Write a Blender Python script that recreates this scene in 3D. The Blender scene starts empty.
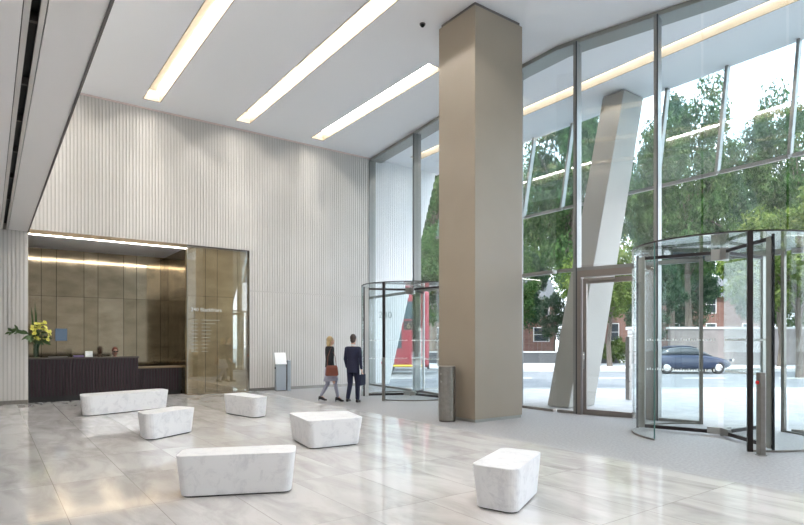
import bpy, bmesh, math, random
from mathutils import Vector, Matrix
random.seed(7)
S = bpy.context.scene
COL = S.collection
PI = math.pi
R = math.radians
def V(*a): return Vector(a)

# ------------------------------------------------------------------ materials
def new_mat(name):
    m = bpy.data.materials.new(name); m.use_nodes = True
    nt = m.node_tree
    return m, nt, nt.nodes['Principled BSDF'], nt.nodes['Material Output']
def pbr(name, col, rough=0.5, metal=0.0, spec=0.5, bump=0.0, bscale=200.0, emis=None, estr=0.0):
    m, nt, b, o = new_mat(name)
    b.inputs['Base Color'].default_value = (*col, 1)
    b.inputs['Roughness'].default_value = rough
    b.inputs['Metallic'].default_value = metal
    b.inputs['Specular IOR Level'].default_value = spec
    if emis:
        b.inputs['Emission Color'].default_value = (*emis, 1)
        b.inputs['Emission Strength'].default_value = estr
    # slight surface variation so that nothing is perfectly flat
    tc = nt.nodes.new('ShaderNodeTexCoord')
    n = nt.nodes.new('ShaderNodeTexNoise'); n.inputs['Scale'].default_value = bscale
    nt.links.new(tc.outputs['Object'], n.inputs['Vector'])
    if bump:
        bp = nt.nodes.new('ShaderNodeBump'); bp.inputs['Strength'].default_value = bump; bp.inputs['Distance'].default_value = 0.01
        nt.links.new(n.outputs['Fac'], bp.inputs['Height']); nt.links.new(bp.outputs['Normal'], b.inputs['Normal'])
    return m
def noisy(name, c1, c2, scale=5.0, rough=0.5, metal=0.0, detail=4.0, stretch=(1,1,1), spec=0.5, lo=0.35, hi=0.65):
    m, nt, b, o = new_mat(name)
    tc = nt.nodes.new('ShaderNodeTexCoord'); mp = nt.nodes.new('ShaderNodeMapping'); mp.inputs['Scale'].default_value = stretch
    n = nt.nodes.new('ShaderNodeTexNoise'); n.inputs['Scale'].default_value = scale; n.inputs['Detail'].default_value = detail
    r = nt.nodes.new('ShaderNodeValToRGB')
    r.color_ramp.elements[0].position = lo; r.color_ramp.elements[0].color = (*c1, 1)
    r.color_ramp.elements[1].position = hi; r.color_ramp.elements[1].color = (*c2, 1)
    L = nt.links.new
    L(tc.outputs['Object'], mp.inputs['Vector']); L(mp.outputs['Vector'], n.inputs['Vector'])
    L(n.outputs['Fac'], r.inputs['Fac']); L(r.outputs['Color'], b.inputs['Base Color'])
    b.inputs['Roughness'].default_value = rough; b.inputs['Metallic'].default_value = metal
    b.inputs['Specular IOR Level'].default_value = spec
    return m
def glass(name, tint, f0=0.04, gloss=(1,1,1), rough=0.0):
    # thin architectural glass: clear transmission with angle-dependent reflection on each face
    m = bpy.data.materials.new(name); m.use_nodes = True
    nt = m.node_tree; nt.nodes.clear(); L = nt.links.new
    out = nt.nodes.new('ShaderNodeOutputMaterial'); mix = nt.nodes.new('ShaderNodeMixShader')
    tr = nt.nodes.new('ShaderNodeBsdfTransparent'); tr.inputs['Color'].default_value = (*tint, 1)
    gl = nt.nodes.new('ShaderNodeBsdfGlossy'); gl.inputs['Color'].default_value = (*gloss, 1); gl.inputs['Roughness'].default_value = rough
    lw = nt.nodes.new('ShaderNodeLayerWeight'); lw.inputs['Blend'].default_value = 0.5
    pw = nt.nodes.new('ShaderNodeMath'); pw.operation = 'POWER'; pw.inputs[1].default_value = 5
    ma = nt.nodes.new('ShaderNodeMath'); ma.operation = 'MULTIPLY_ADD'; ma.inputs[1].default_value = 1 - f0; ma.inputs[2].default_value = f0
    L(lw.outputs['Facing'], pw.inputs[0]); L(pw.outputs[0], ma.inputs[0]); L(ma.outputs[0], mix.inputs['Fac'])
    L(tr.outputs[0], mix.inputs[1]); L(gl.outputs[0], mix.inputs[2]); L(mix.outputs[0], out.inputs['Surface'])
    return m
def emit(name, col, s):
    m = bpy.data.materials.new(name); m.use_nodes = True
    nt = m.node_tree; nt.nodes.clear()
    out = nt.nodes.new('ShaderNodeOutputMaterial'); e = nt.nodes.new('ShaderNodeEmission')
    e.inputs['Color'].default_value = (*col, 1); e.inputs['Strength'].default_value = s
    nt.links.new(e.outputs[0], out.inputs['Surface']); return m

def marble_floor():
    m, nt, b, o = new_mat('polished_marble_tiles'); L = nt.links.new
    tc = nt.nodes.new('ShaderNodeTexCoord')
    mp = nt.nodes.new('ShaderNodeMapping'); mp.inputs['Rotation'].default_value = (0, 0, R(90)); mp.inputs['Location'].default_value = (0.0, 0.16, 0)
    br = nt.nodes.new('ShaderNodeTexBrick'); br.offset = 0.0
    br.inputs['Scale'].default_value = 1.0; br.inputs['Brick Width'].default_value = 1.48; br.inputs['Row Height'].default_value = 0.74
    br.inputs['Mortar Size'].default_value = 0.0035; br.inputs['Mortar Smooth'].default_value = 0.0; br.inputs['Bias'].default_value = 0.0
    br.inputs['Color1'].default_value = (0, 0, 0, 1); br.inputs['Color2'].default_value = (1, 1, 1, 1); br.inputs['Mortar'].default_value = (0.5, 0.5, 0.5, 1)
    L(tc.outputs['Object'], mp.inputs['Vector']); L(mp.outputs['Vector'], br.inputs['Vector'])
    # veining: stretched warped noise, shifted per tile
    sh = nt.nodes.new('ShaderNodeVectorMath'); sh.operation = 'MULTIPLY_ADD'
    sh.inputs[1].default_value = (7.0, 11.0, 3.0)
    L(br.outputs['Color'], sh.inputs[0]); L(tc.outputs['Object'], sh.inputs[2])
    m2 = nt.nodes.new('ShaderNodeMapping'); m2.inputs['Scale'].default_value = (1.7, 0.55, 1); m2.inputs['Rotation'].default_value = (0, 0, R(65))
    L(sh.outputs[0], m2.inputs['Vector'])
    n = nt.nodes.new('ShaderNodeTexNoise'); n.inputs['Scale'].default_value = 1.6; n.inputs['Detail'].default_value = 8; n.inputs['Roughness'].default_value = 0.62; n.inputs['Distortion'].default_value = 0.7
    L(m2.outputs['Vector'], n.inputs['Vector'])
    r = nt.nodes.new('ShaderNodeValToRGB'); e = r.color_ramp.elements
    e[0].position = 0.30; e[0].color = (0.47, 0.45, 0.445, 1); e[1].position = 0.60; e[1].color = (0.70, 0.683, 0.678, 1)
    L(n.outputs['Fac'], r.inputs['Fac'])
    hv = nt.nodes.new('ShaderNodeMix'); hv.data_type = 'RGBA'; hv.blend_type = 'MULTIPLY'; hv.inputs['Factor'].default_value = 1.0
    r2 = nt.nodes.new('ShaderNodeValToRGB'); r2.color_ramp.elements[0].color = (0.87, 0.86, 0.85, 1); r2.color_ramp.elements[1].color = (1, 1, 1, 1)
    L(br.outputs['Color'], r2.inputs['Fac']); L(r.outputs['Color'], hv.inputs['A']); L(r2.outputs['Color'], hv.inputs['B'])
    jm = nt.nodes.new('ShaderNodeMix'); jm.data_type = 'RGBA'; jm.inputs['B'].default_value = (0.36, 0.34, 0.32, 1)
    L(br.outputs['Fac'], jm.inputs['Factor']); L(hv.outputs['Result'], jm.inputs['A']); L(jm.outputs['Result'], b.inputs['Base Color'])
    b.inputs['Roughness'].default_value = 0.07
    b.inputs['Specular IOR Level'].default_value = 0.62
    nb = nt.nodes.new('ShaderNodeTexNoise'); nb.inputs['Scale'].default_value = 2.6; nb.inputs['Detail'].default_value = 2
    L(tc.outputs['Object'], nb.inputs['Vector'])
    bp = nt.nodes.new('ShaderNodeBump'); bp.inputs['Strength'].default_value = 0.03; bp.inputs['Distance'].default_value = 0.03
    L(nb.outputs['Fac'], bp.inputs['Height']); L(bp.outputs['Normal'], b.inputs['Normal'])
    return m
def bronze_panels(name, c1, c2, period, split, hgt, axis, rough=0.1):
    # brushed metal sheets, alternating wide and narrow: per-sheet tone, soft cloudy patina, thin dark seams
    m, nt, b, o = new_mat(name); L = nt.links.new
    def mth(op, a, bb=None, c=None):
        n = nt.nodes.new('ShaderNodeMath'); n.operation = op
        for i, v in enumerate((a, bb, c)):
            if v is None: continue
            if hasattr(v, 'links'): L(v, n.inputs[i])
            else: n.inputs[i].default_value = v
        return n.outputs[0]
    tc = nt.nodes.new('ShaderNodeTexCoord'); sp = nt.nodes.new('ShaderNodeSeparateXYZ'); L(tc.outputs['Object'], sp.inputs[0])
    x = mth('ADD', sp.outputs[axis], 20.0*period + 0.03); u = mth('MODULO', x, period); k = mth('FLOOR', mth('DIVIDE', x, period))
    second = mth('GREATER_THAN', u, split); row = mth('FLOOR', mth('DIVIDE', sp.outputs['Z'], hgt))
    cb = nt.nodes.new('ShaderNodeCombineXYZ'); L(mth('MULTIPLY_ADD', k, 2.0, second), cb.inputs['X']); L(row, cb.inputs['Y'])
    wn = nt.nodes.new('ShaderNodeTexWhiteNoise'); wn.noise_dimensions = '2D'; L(cb.outputs[0], wn.inputs['Vector'])
    mx = nt.nodes.new('ShaderNodeMix'); mx.data_type = 'RGBA'; mx.inputs['A'].default_value = (*c1, 1); mx.inputs['B'].default_value = (*c2, 1); L(wn.outputs['Value'], mx.inputs['Factor'])
    mp = nt.nodes.new('ShaderNodeMapping'); mp.inputs['Scale'].default_value = (1.1, 1.1, 2.2); L(tc.outputs['Object'], mp.inputs['Vector'])
    n = nt.nodes.new('ShaderNodeTexNoise'); n.inputs['Scale'].default_value = 1.5; n.inputs['Detail'].default_value = 3; L(mp.outputs[0], n.inputs['Vector'])
    r = nt.nodes.new('ShaderNodeValToRGB'); r.color_ramp.elements[0].position = 0.3; r.color_ramp.elements[0].color = (0.70, 0.69, 0.66, 1); r.color_ramp.elements[1].position = 0.7; r.color_ramp.elements[1].color = (1, 1, 1, 1); L(n.outputs['Fac'], r.inputs['Fac'])
    mu = nt.nodes.new('ShaderNodeMix'); mu.data_type = 'RGBA'; mu.blend_type = 'MULTIPLY'; mu.inputs['Factor'].default_value = 1; L(mx.outputs['Result'], mu.inputs['A']); L(r.outputs['Color'], mu.inputs['B'])
    s1 = mth('LESS_THAN', u, 0.012); s2 = mth('LESS_THAN', mth('ABSOLUTE', mth('SUBTRACT', u, split)), 0.006)
    s3 = mth('LESS_THAN', mth('MODULO', mth('ADD', sp.outputs['Z'], 0.0), hgt), 0.008)
    seam = mth('MAXIMUM', mth('MAXIMUM', s1, s2), s3)
    fx = nt.nodes.new('ShaderNodeMix'); fx.data_type = 'RGBA'; L(seam, fx.inputs['Factor']); L(mu.outputs['Result'], fx.inputs['A']); fx.inputs['B'].default_value = (0.03, 0.022, 0.014, 1)
    L(fx.outputs['Result'], b.inputs['Base Color'])
    b.inputs['Metallic'].default_value = 0.95
    L(mth('MULTIPLY_ADD', n.outputs['Fac'], 0.10, rough), b.inputs['Roughness'])
    return m
def brick_mat():
    m, nt, b, o = new_mat('red_brick'); L = nt.links.new
    tc = nt.nodes.new('ShaderNodeTexCoord'); sp = nt.nodes.new('ShaderNodeSeparateXYZ'); L(tc.outputs['Object'], sp.inputs[0])
    ad = nt.nodes.new('ShaderNodeMath'); L(sp.outputs['X'], ad.inputs[0]); L(sp.outputs['Y'], ad.inputs[1])
    cb = nt.nodes.new('ShaderNodeCombineXYZ'); L(ad.outputs[0], cb.inputs['X']); L(sp.outputs['Z'], cb.inputs['Y'])
    br = nt.nodes.new('ShaderNodeTexBrick'); br.inputs['Scale'].default_value = 1; br.inputs['Brick Width'].default_value = 0.23; br.inputs['Row Height'].default_value = 0.08
    br.inputs['Mortar Size'].default_value = 0.008
    br.inputs['Color1'].default_value = (0.17, 0.075, 0.055, 1); br.inputs['Color2'].default_value = (0.24, 0.115, 0.085, 1); br.inputs['Mortar'].default_value = (0.26, 0.22, 0.20, 1)
    L(cb.outputs[0], br.inputs['Vector']); L(br.outputs['Color'], b.inputs['Base Color']); b.inputs['Roughness'].default_value = 0.9
    return m
def leaf_mat(name, c1, c2, c3):
    m = bpy.data.materials.new(name); m.use_nodes = True
    nt = m.node_tree; nt.nodes.clear(); L = nt.links.new
    out = nt.nodes.new('ShaderNodeOutputMaterial'); mix = nt.nodes.new('ShaderNodeMixShader'); mix.inputs['Fac'].default_value = 0.35
    d = nt.nodes.new('ShaderNodeBsdfDiffuse'); t = nt.nodes.new('ShaderNodeBsdfTranslucent')
    tc = nt.nodes.new('ShaderNodeTexCoord'); n = nt.nodes.new('ShaderNodeTexNoise'); n.inputs['Scale'].default_value = 1.9; n.inputs['Detail'].default_value = 6
    r = nt.nodes.new('ShaderNodeValToRGB'); r.color_ramp.elements[0].position = 0.32; r.color_ramp.elements[0].color = (*c1, 1)
    r.color_ramp.elements[1].position = 0.68; r.color_ramp.elements[1].color = (*c3, 1); k = r.color_ramp.elements.new(0.5); k.color = (*c2, 1)
    L(tc.outputs['Object'], n.inputs['Vector']); L(n.outputs['Fac'], r.inputs['Fac'])
    L(r.outputs['Color'], d.inputs['Color']); L(r.outputs['Color'], t.inputs['Color'])
    L(d.outputs[0], mix.inputs[1]); L(t.outputs[0], mix.inputs[2]); L(mix.outputs[0], out.inputs['Surface'])
    return m

M = dict(
    rib=noisy('cream_ribbed_cladding', (0.61, 0.585, 0.555), (0.66, 0.635, 0.605), 0.8, 0.5),
    ribback=pbr('cladding_backing', (0.53, 0.505, 0.475), 0.7),
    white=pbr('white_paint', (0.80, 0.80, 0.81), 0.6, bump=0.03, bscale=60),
    ceil=pbr('ceiling_paint', (0.88, 0.88, 0.89), 0.75),
    soffit=pbr('pale_grey_soffit_panel', (0.86, 0.845, 0.84), 0.5),
    trimdark=pbr('dark_shadow_trim', (0.12, 0.105, 0.10), 0.5),
    black=pbr('black_void', (0.012, 0.012, 0.012), 0.6),
    coveglow=pbr('painted_cove_glow', (0.78, 0.66, 0.62), 0.6),
    column=noisy('warm_taupe_column_paint', (0.262, 0.218, 0.168), (0.288, 0.242, 0.188), 0.6, 0.45),
    leg=noisy('pale_grey_concrete_paint', (0.32, 0.31, 0.28), (0.36, 0.35, 0.32), 0.7, 0.6),
    floor=marble_floor(),
    stone=noisy('grey_entrance_stone', (0.285, 0.28, 0.288), (0.37, 0.365, 0.372), 26, 0.55, detail=8),
    bench=None,
    gap=pbr('bench_shadow_gap', (0.02, 0.02, 0.02), 0.6),
    bronze=bronze_panels('brushed_bronze_sheets', (0.40, 0.33, 0.225), (0.57, 0.485, 0.355), 1.12, .74, 2.95, 'X', 0.05),
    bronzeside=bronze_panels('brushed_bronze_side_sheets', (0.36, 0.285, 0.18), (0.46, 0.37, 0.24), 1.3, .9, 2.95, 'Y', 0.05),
    bronzeback=bronze_panels('bronze_board_behind_glass', (0.52, 0.44, 0.31), (0.62, 0.54, 0.40), 1.3, .95, 2.95, 'X', 0.25),
    bronzetrim=pbr('dull_bronze_trim', (0.30, 0.23, 0.15), 0.35, 0.9),
    desk=noisy('dark_stained_timber', (0.034, 0.021, 0.026), (0.050, 0.032, 0.039), 3, 0.6, stretch=(8, 8, 0.6), spec=0.2),
    desktop=pbr('dark_desk_top', (0.09, 0.075, 0.07), 0.12),
    steel=pbr('satin_steel', (0.42, 0.41, 0.39), 0.35, 0.9),
    steeldark=noisy('bead_blasted_grey_steel', (0.27, 0.25, 0.23), (0.31, 0.29, 0.265), 14, 0.38, 0.85),
    mull=pbr('anodised_mullion', (0.25, 0.25, 0.24), 0.4, 0.5),
    mulldark=pbr('dark_gasket', (0.035, 0.04, 0.045), 0.5),
    doorframe=pbr('brown_grey_door_frame', (0.26, 0.225, 0.205), 0.38, 0.6),
    raildark=pbr('dark_bronze_rail', (0.035, 0.028, 0.028), 0.4, 0.5),
    stile=pbr('grey_green_stile', (0.30, 0.30, 0.275), 0.4, 0.5),
    brush=pbr('black_brush_seal', (0.012, 0.012, 0.016), 0.9),
    glass=glass('clear_facade_glass', (0.966, 0.976, 0.980), 0.04),
    glassd=glass('pale_green_door_glass', (0.962, 0.98, 0.978), 0.015),
    glassedge=pbr('green_glass_edge', (0.10, 0.20, 0.18), 0.2),
    glassskirt=glass('blue_grey_outer_glass', (0.84, 0.915, 0.93), 0.07),
    glassbronze=glass('bronze_mirror_glass', (0.93, 0.905, 0.84), 0.16),
    listfilm=pbr('dull_cream_film', (0.42, 0.40, 0.33), 0.7),
    frostgrey=pbr('grey_frosted_film', (0.36, 0.42, 0.43), 0.7),
    frost=pbr('frosted_white_film', (0.75, 0.78, 0.77), 0.7),
    slotpale=pbr('pale_grey_post_paint', (0.62, 0.63, 0.63), 0.5),
    slotwhite=pbr('slot_recess_white', (0.26, 0.225, 0.17), 0.7),
    slotlight=emit('warm_ceiling_slot_lamp', (1.0, 0.965, 0.92), 33.0),
    slottop=pbr('slot_cream_reflector', (0.40, 0.35, 0.27), 0.7),
    slotdim=emit('dim_soffit_slot_lamp', (1.0, 0.96, 0.90), 20.0),
    striplight=emit('reception_strip_lamp', (1.0, 0.93, 0.84), 14.0),
    red=pbr('red_button', (0.7, 0.03, 0.03), 0.4),
    chrome=pbr('polished_chrome', (0.75, 0.74, 0.72), 0.12, 1.0),
    pavement=noisy('pale_paving', (0.38, 0.38, 0.38), (0.45, 0.45, 0.45), 3, 0.85),
    road=noisy('grey_blue_asphalt', (0.125, 0.135, 0.145), (0.16, 0.17, 0.18), 0.7, 0.6),
    kerb=pbr('granite_kerb', (0.42, 0.42, 0.41), 0.8),
    yellowline=pbr('road_line_paint', (0.75, 0.75, 0.70), 0.7),
    streetwall=noisy('pale_stone_street_wall', (0.15, 0.135, 0.13), (0.19, 0.17, 0.165), 1.2, 0.85),
    brick=brick_mat(),
    darkwall=pbr('dark_garden_wall', (0.07, 0.075, 0.08), 0.8),
    whitepaint=pbr('white_window_paint', (0.75, 0.75, 0.74), 0.5),
    winglass=pbr('dark_window_glass', (0.05, 0.06, 0.07), 0.08),
    bark=noisy('grey_brown_bark', (0.07, 0.055, 0.045), (0.15, 0.125, 0.10), 5, 0.95, stretch=(3, 3, 0.5)),
    leafA=leaf_mat('deep_green_leaves', (0.017, 0.042, 0.015), (0.042, 0.09, 0.03), (0.125, 0.185, 0.075)),
    leafB=leaf_mat('yellow_green_leaves', (0.03, 0.06, 0.012), (0.085, 0.13, 0.03), (0.21, 0.25, 0.08)),
    leafC=leaf_mat('blue_green_leaves', (0.017, 0.042, 0.026), (0.04, 0.085, 0.048), (0.115, 0.175, 0.105)),
    busred=pbr('bus_red_paint', (0.23, 0.03, 0.04), 0.3),
    busglass=pbr('bus_dark_glass', (0.05, 0.08, 0.09), 0.06),
    rubber=pbr('black_rubber', (0.02, 0.02, 0.02), 0.8),
    yellow=pbr('bus_yellow_band', (0.75, 0.55, 0.05), 0.5),
    amber=emit('route_number_lamp', (1.0, 0.85, 0.5), 0.25),
    carblue=pbr('dark_blue_car_paint', (0.014, 0.024, 0.055), 0.3, 0.0),
    skin=pbr('skin', (0.58, 0.36, 0.27), 0.55),
    navy=pbr('navy_suit_cloth', (0.014, 0.017, 0.045), 0.85),
    jacket=pbr('black_jacket_cloth', (0.018, 0.018, 0.022), 0.85),
    lilac=pbr('pale_lilac_grey_cloth', (0.40, 0.39, 0.47), 0.85),
    tights=pbr('blue_grey_tights', (0.26, 0.27, 0.34), 0.8),
    hairblond=pbr('blond_hair', (0.42, 0.31, 0.16), 0.6),
    hairdark=pbr('dark_brown_hair', (0.05, 0.035, 0.03), 0.6),
    hairred=pbr('red_brown_hair', (0.16, 0.035, 0.02), 0.55),
    leather=pbr('red_brown_leather', (0.17, 0.045, 0.025), 0.45),
    shoe=pbr('black_shoe_leather', (0.02, 0.015, 0.015), 0.35),
    pinktop=pbr('dark_plum_top', (0.10, 0.03, 0.05), 0.8),
    eye=pbr('dark_eye', (0.03, 0.02, 0.02), 0.2),
    lip=pbr('lip', (0.42, 0.14, 0.12), 0.5),
    vase=glass('green_tinted_vase_glass', (0.62, 0.74, 0.60), 0.06),
    stem=pbr('dark_green_stems', (0.03, 0.075, 0.02), 0.6),
    foliage=pbr('dark_spray_leaves', (0.055, 0.10, 0.03), 0.6),
    petal=noisy('yellow_petals', (0.62, 0.58, 0.06), (0.80, 0.78, 0.22), 30, 0.6),
    paper=pbr('white_card', (0.72, 0.74, 0.70), 0.7),
    purple=pbr('purple_binder_cover', (0.16, 0.11, 0.24), 0.6),
    bluereflection=emit('painted_blue_reflection', (0.24, 0.33, 0.44), 0.22),
    sign=pbr('white_sign_face', (0.88, 0.89, 0.90), 0.5),
    greyblue=pbr('blue_grey_stand_metal', (0.40, 0.45, 0.50), 0.4, 0.3),
    carpet=None,
)
def bench_marble():
    m, nt, b, o = new_mat('white_carrara_marble'); L = nt.links.new
    tc = nt.nodes.new('ShaderNodeTexCoord')
    n = nt.nodes.new('ShaderNodeTexNoise'); n.inputs['Scale'].default_value = 7.0; n.inputs['Detail'].default_value = 10; n.inputs['Roughness'].default_value = 0.72; n.inputs['Distortion'].default_value = 0.8
    L(tc.outputs['Object'], n.inputs['Vector'])
    r = nt.nodes.new('ShaderNodeValToRGB'); e = r.color_ramp.elements
    e[0].position = 0.36; e[0].color = (0.66, 0.66, 0.685, 1); e[1].position = 0.50; e[1].color = (0.78, 0.78, 0.795, 1)
    L(n.outputs['Fac'], r.inputs['Fac']); L(r.outputs['Color'], b.inputs['Base Color'])
    b.inputs['Roughness'].default_value = 0.42
    return m
M['bench'] = bench_marble()
M['bronzeback'].node_tree.nodes['Principled BSDF'].inputs['Metallic'].default_value = 0.5

# ------------------------------------------------------------------ mesh builder
class MB:
    def __init__(s): s.bm = bmesh.new()
    def box(s, x0, x1, y0, y1, z0, z1):
        return s.hexa([V(x0,y0,z0),V(x1,y0,z0),V(x1,y1,z0),V(x0,y1,z0),V(x0,y0,z1),V(x1,y0,z1),V(x1,y1,z1),V(x0,y1,z1)])
    def hexa(s, p):
        v = [s.bm.verts.new(q) for q in p]
        for f in ((3,2,1,0),(4,5,6,7),(0,1,5,4),(1,2,6,5),(2,3,7,6),(3,0,4,7)): s.bm.faces.new([v[i] for i in f])
        return s
    def bar(s, a, b, wid, dep, side=None):
        # straight bar of rectangular section from a to b; 'side' is the direction of wid
        a, b = Vector(a), Vector(b); d = (b-a).normalized()
        sd = Vector(side).normalized() if side else (V(0,0,1).cross(d) if abs(d.z) < .95 else V(1,0,0))
        sd = (sd - d*sd.dot(d)).normalized(); up = d.cross(sd)
        p = [q + sd*(i*wid/2) + up*(j*dep/2) for q in (a, b) for i, j in ((-1,-1),(1,-1),(1,1),(-1,1))]
        return s.hexa(p)
    def prism(s, poly, z0, z1):
        n = len(poly)
        a = [s.bm.verts.new((x, y, z0)) for x, y in poly]; b = [s.bm.verts.new((x, y, z1)) for x, y in poly]
        s.bm.faces.new(a[::-1]); s.bm.faces.new(b)
        for i in range(n): s.bm.faces.new([a[i], a[(i+1)%n], b[(i+1)%n], b[i]])
        return s
    def rings(s, rings, cap=True, close=True):
        vs = [[s.bm.verts.new(p) for p in r] for r in rings]
        n = len(vs[0])
        for a, b in zip(vs, vs[1:]):
            for i in range(n if close else n-1): s.bm.faces.new([a[i], a[(i+1)%n], b[(i+1)%n], b[i]])
        if cap: s.bm.faces.new(vs[0][::-1]); s.bm.faces.new(vs[-1])
        return s
    def loft(s, pts, rad, n=10, ref=(1,0,0)):
        # tapered tube with elliptical rings; rad = r or (ra along ref, rb)
        pts = [Vector(p) for p in pts]; rr = []
        for i, p in enumerate(pts):
            d = (pts[min(i+1, len(pts)-1)] - pts[max(i-1, 0)]).normalized()
            x = Vector(ref); x = x - d*x.dot(d)
            if x.length < 1e-3: x = V(0,1,0) - d*d.y
            x.normalize(); y = d.cross(x)
            ra, rb = rad[i] if isinstance(rad[i], tuple) else (rad[i], rad[i])
            rr.append([p + x*(ra*math.cos(2*PI*k/n)) + y*(rb*math.sin(2*PI*k/n)) for k in range(n)])
        return s.rings(rr)
    def ball(s, c, rx, ry=None, rz=None, u=12, v=8):
        ry = ry or rx; rz = rz or rx
        bmesh.ops.create_uvsphere(s.bm, u_segments=u, v_segments=v, radius=1.0, matrix=Matrix.Translation(c) @ Matrix.Diagonal((rx, ry, rz, 1)))
        return s
    def cyl(s, c, r, z0, z1, n=20, r2=None):
        r2 = r if r2 is None else r2
        return s.rings([[V(c[0]+q*math.cos(2*PI*k/n), c[1]+q*math.sin(2*PI*k/n), z) for k in range(n)] for z, q in ((z0, r), (z1, r2))])
    def arc(s, r0, r1, a0, a1, z0, z1, n=28, c=(0,0)):
        rr = []
        for i in range(n+1):
            a = a0 + (a1-a0)*i/n; cs, sn = math.cos(a), math.sin(a)
            rr.append([V(c[0]+q*cs, c[1]+q*sn, z) for q, z in ((r0,z0),(r1,z0),(r1,z1),(r0,z1))])
        return s.rings(rr)
    def quad(s, a, b, c, d): s.bm.faces.new([s.bm.verts.new(p) for p in (a, b, c, d)]); return s
    def build(s, name, mat, parent=None, origin=None, smooth=False, bevel=0.0, normals=True, remesh=0.0):
        if normals: bmesh.ops.recalc_face_normals(s.bm, faces=s.bm.faces)
        if origin: bmesh.ops.translate(s.bm, verts=s.bm.verts, vec=-Vector(origin))
        me = bpy.data.meshes.new(name); s.bm.to_mesh(me); s.bm.free()
        o = bpy.data.objects.new(name, me); COL.objects.link(o)
        me.materials.append(M[mat] if isinstance(mat, str) else mat)
        if parent: o.parent = parent
        elif origin: o.location = origin
        if remesh:
            md = o.modifiers.new('r', 'REMESH'); md.mode = 'VOXEL'; md.voxel_size = remesh
            sm = o.modifiers.new('s', 'SMOOTH'); sm.factor = 0.5; sm.iterations = 4
            dg = bpy.context.evaluated_depsgraph_get(); nm = bpy.data.meshes.new_from_object(o.evaluated_get(dg))
            o.modifiers.clear(); o.data = nm; nm.name = name
            if not nm.materials: nm.materials.append(M[mat])
            smooth = True
        if bevel:
            b = o.modifiers.new('bevel', 'BEVEL'); b.width = bevel; b.segments = 2; b.limit_method = 'ANGLE'
        if smooth:
            for p in o.data.polygons: p.use_smooth = True
        return o
def tag(o, label=None, cat=None, group=None, kind=None):
    if label: o['label'] = label
    if cat: o['category'] = cat
    if group: o['group'] = group
    if kind: o['kind'] = kind
    return o
def empty(name, loc, label=None, cat=None, group=None, kind=None, rz=0.0):
    o = bpy.data.objects.new(name, None); COL.objects.link(o); o.location = loc; o.rotation_euler = (0, 0, rz); o.empty_display_size = .1
    return tag(o, label, cat, group, kind)
def struct(o, label=None, cat='structure'): return tag(o, label, cat if label else None, None, 'structure')
def rpoly(corners, rad, n=6):
    out = []; m = len(corners)
    for i in range(m):
        p = V(*corners[i]); a = (V(*corners[i-1])-p); b = (V(*corners[(i+1)%m])-p)
        ang = a.angle(b); t = min(rad/math.tan(ang/2), a.length*.45, b.length*.45); r = t*math.tan(ang/2)
        a.normalize(); b.normalize(); c = p + (a+b).normalized()*(r/math.sin(ang/2))
        s0 = p + a*t - c; s1 = p + b*t - c
        for k in range(n+1):
            f = k/n; th = s0.angle(s1)
            q = (s0*math.sin((1-f)*th) + s1*math.sin(f*th))/math.sin(th)
            out.append((c.x+q.x, c.y+q.y))
    return out
def text_mesh(body, size, name, mat, parent=None, loc=(0,0,0), rot=(0,0,0), ext=0.002, align='LEFT', xs=1.0):
    cu = bpy.data.curves.new('t', 'FONT'); cu.body = body; cu.size = size; cu.extrude = ext; cu.align_x = align
    t = bpy.data.objects.new('t', cu); COL.objects.link(t)
    dg = bpy.context.evaluated_depsgraph_get(); me = bpy.data.meshes.new_from_object(t.evaluated_get(dg))
    bpy.data.objects.remove(t); me.name = name
    o = bpy.data.objects.new(name, me); COL.objects.link(o); me.materials.clear(); me.materials.append(M[mat])
    o.location = loc; o.rotation_euler = rot; o.scale = (xs, 1, 1)
    if parent: o.parent = parent
    return o

# ------------------------------------------------------------------ layout numbers
CE = 8.25; YB = 17.35; XB = 0.82; YS = -13.0          # ceiling height, ribbed wall plane, bulkhead edge, back of the hall
A = R(36.1)
def street(r, d, z=0.0):                              # the street runs at an angle to the hall: r along it, d across it
    return V(r*math.cos(A)+d*math.sin(A), -r*math.sin(A)+d*math.cos(A), z)

# ------------------------------------------------------------------ floor
struct(MB().box(-5, 6.85, YS, 20.2, -0.12, 0.0).build('floor', 'floor'), 'polished pale marble tile floor of the lobby', 'floor')
FAC = [(11.25, 17.36), (10.92, 14.25), (10.58, 11.2), (10.385, 9.50), (10.365, 8.3), (10.47, 7.83), (10.91, 6.22), (11.13, 5.41), (11.37, 4.05), (11.7, 2.6), (11.7, YS)]
struct(MB().prism([(6.85, YS)] + [(x+.06, y) for x, y in FAC[::-1]] + [(6.85, 17.36)], -0.12, 0.0).build('floor_entrance', 'stone'), 'matt grey stone floor strip along the glass entrance', 'floor')

# ------------------------------------------------------------------ ribbed back wall
def ribs(mb, x0, x1, z0, z1, y=YB, pitch=0.085, w=0.054):
    for i in range(-60, 140):                           # one common grid, so that ribs line up above and below the joint
        c = i*pitch
        if c-w/2 < x0 or c+w/2 > x1: continue
        mb.box(c-w/2, c+w/2, y, y+.024, z0, z1)
wb = MB()
ribs(wb, -4.9, XB, 0.10, 4.40)
ribs(wb, XB, 6.66, 4.47, 8.20)
ribs(wb, 6.66, 11.2, 0.10, 3.165); ribs(wb, 6.66, 11.2, 3.205, 8.20)
back = MB().box(-5, XB, YB+.022, 17.6, 0, 8.25).box(XB, 6.66, YB+.022, 17.6, 4.45, 8.25).box(4.81, 6.66, 17.49, 17.6, 0, 4.45).box(XB, 4.81, YB+.13, 17.6, 4.42, 4.45).box(6.66, 11.9, YB+.022, 17.6, 0, 8.25)
w = empty('wall_back', (0, YB, 0)); struct(w, 'tall cream wall of vertical ribs behind the reception', 'wall')
wb.build('rib_cladding', 'rib', w, (0, YB, 0)); back.build('backing', 'ribback', w, (0, YB, 0))
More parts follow.
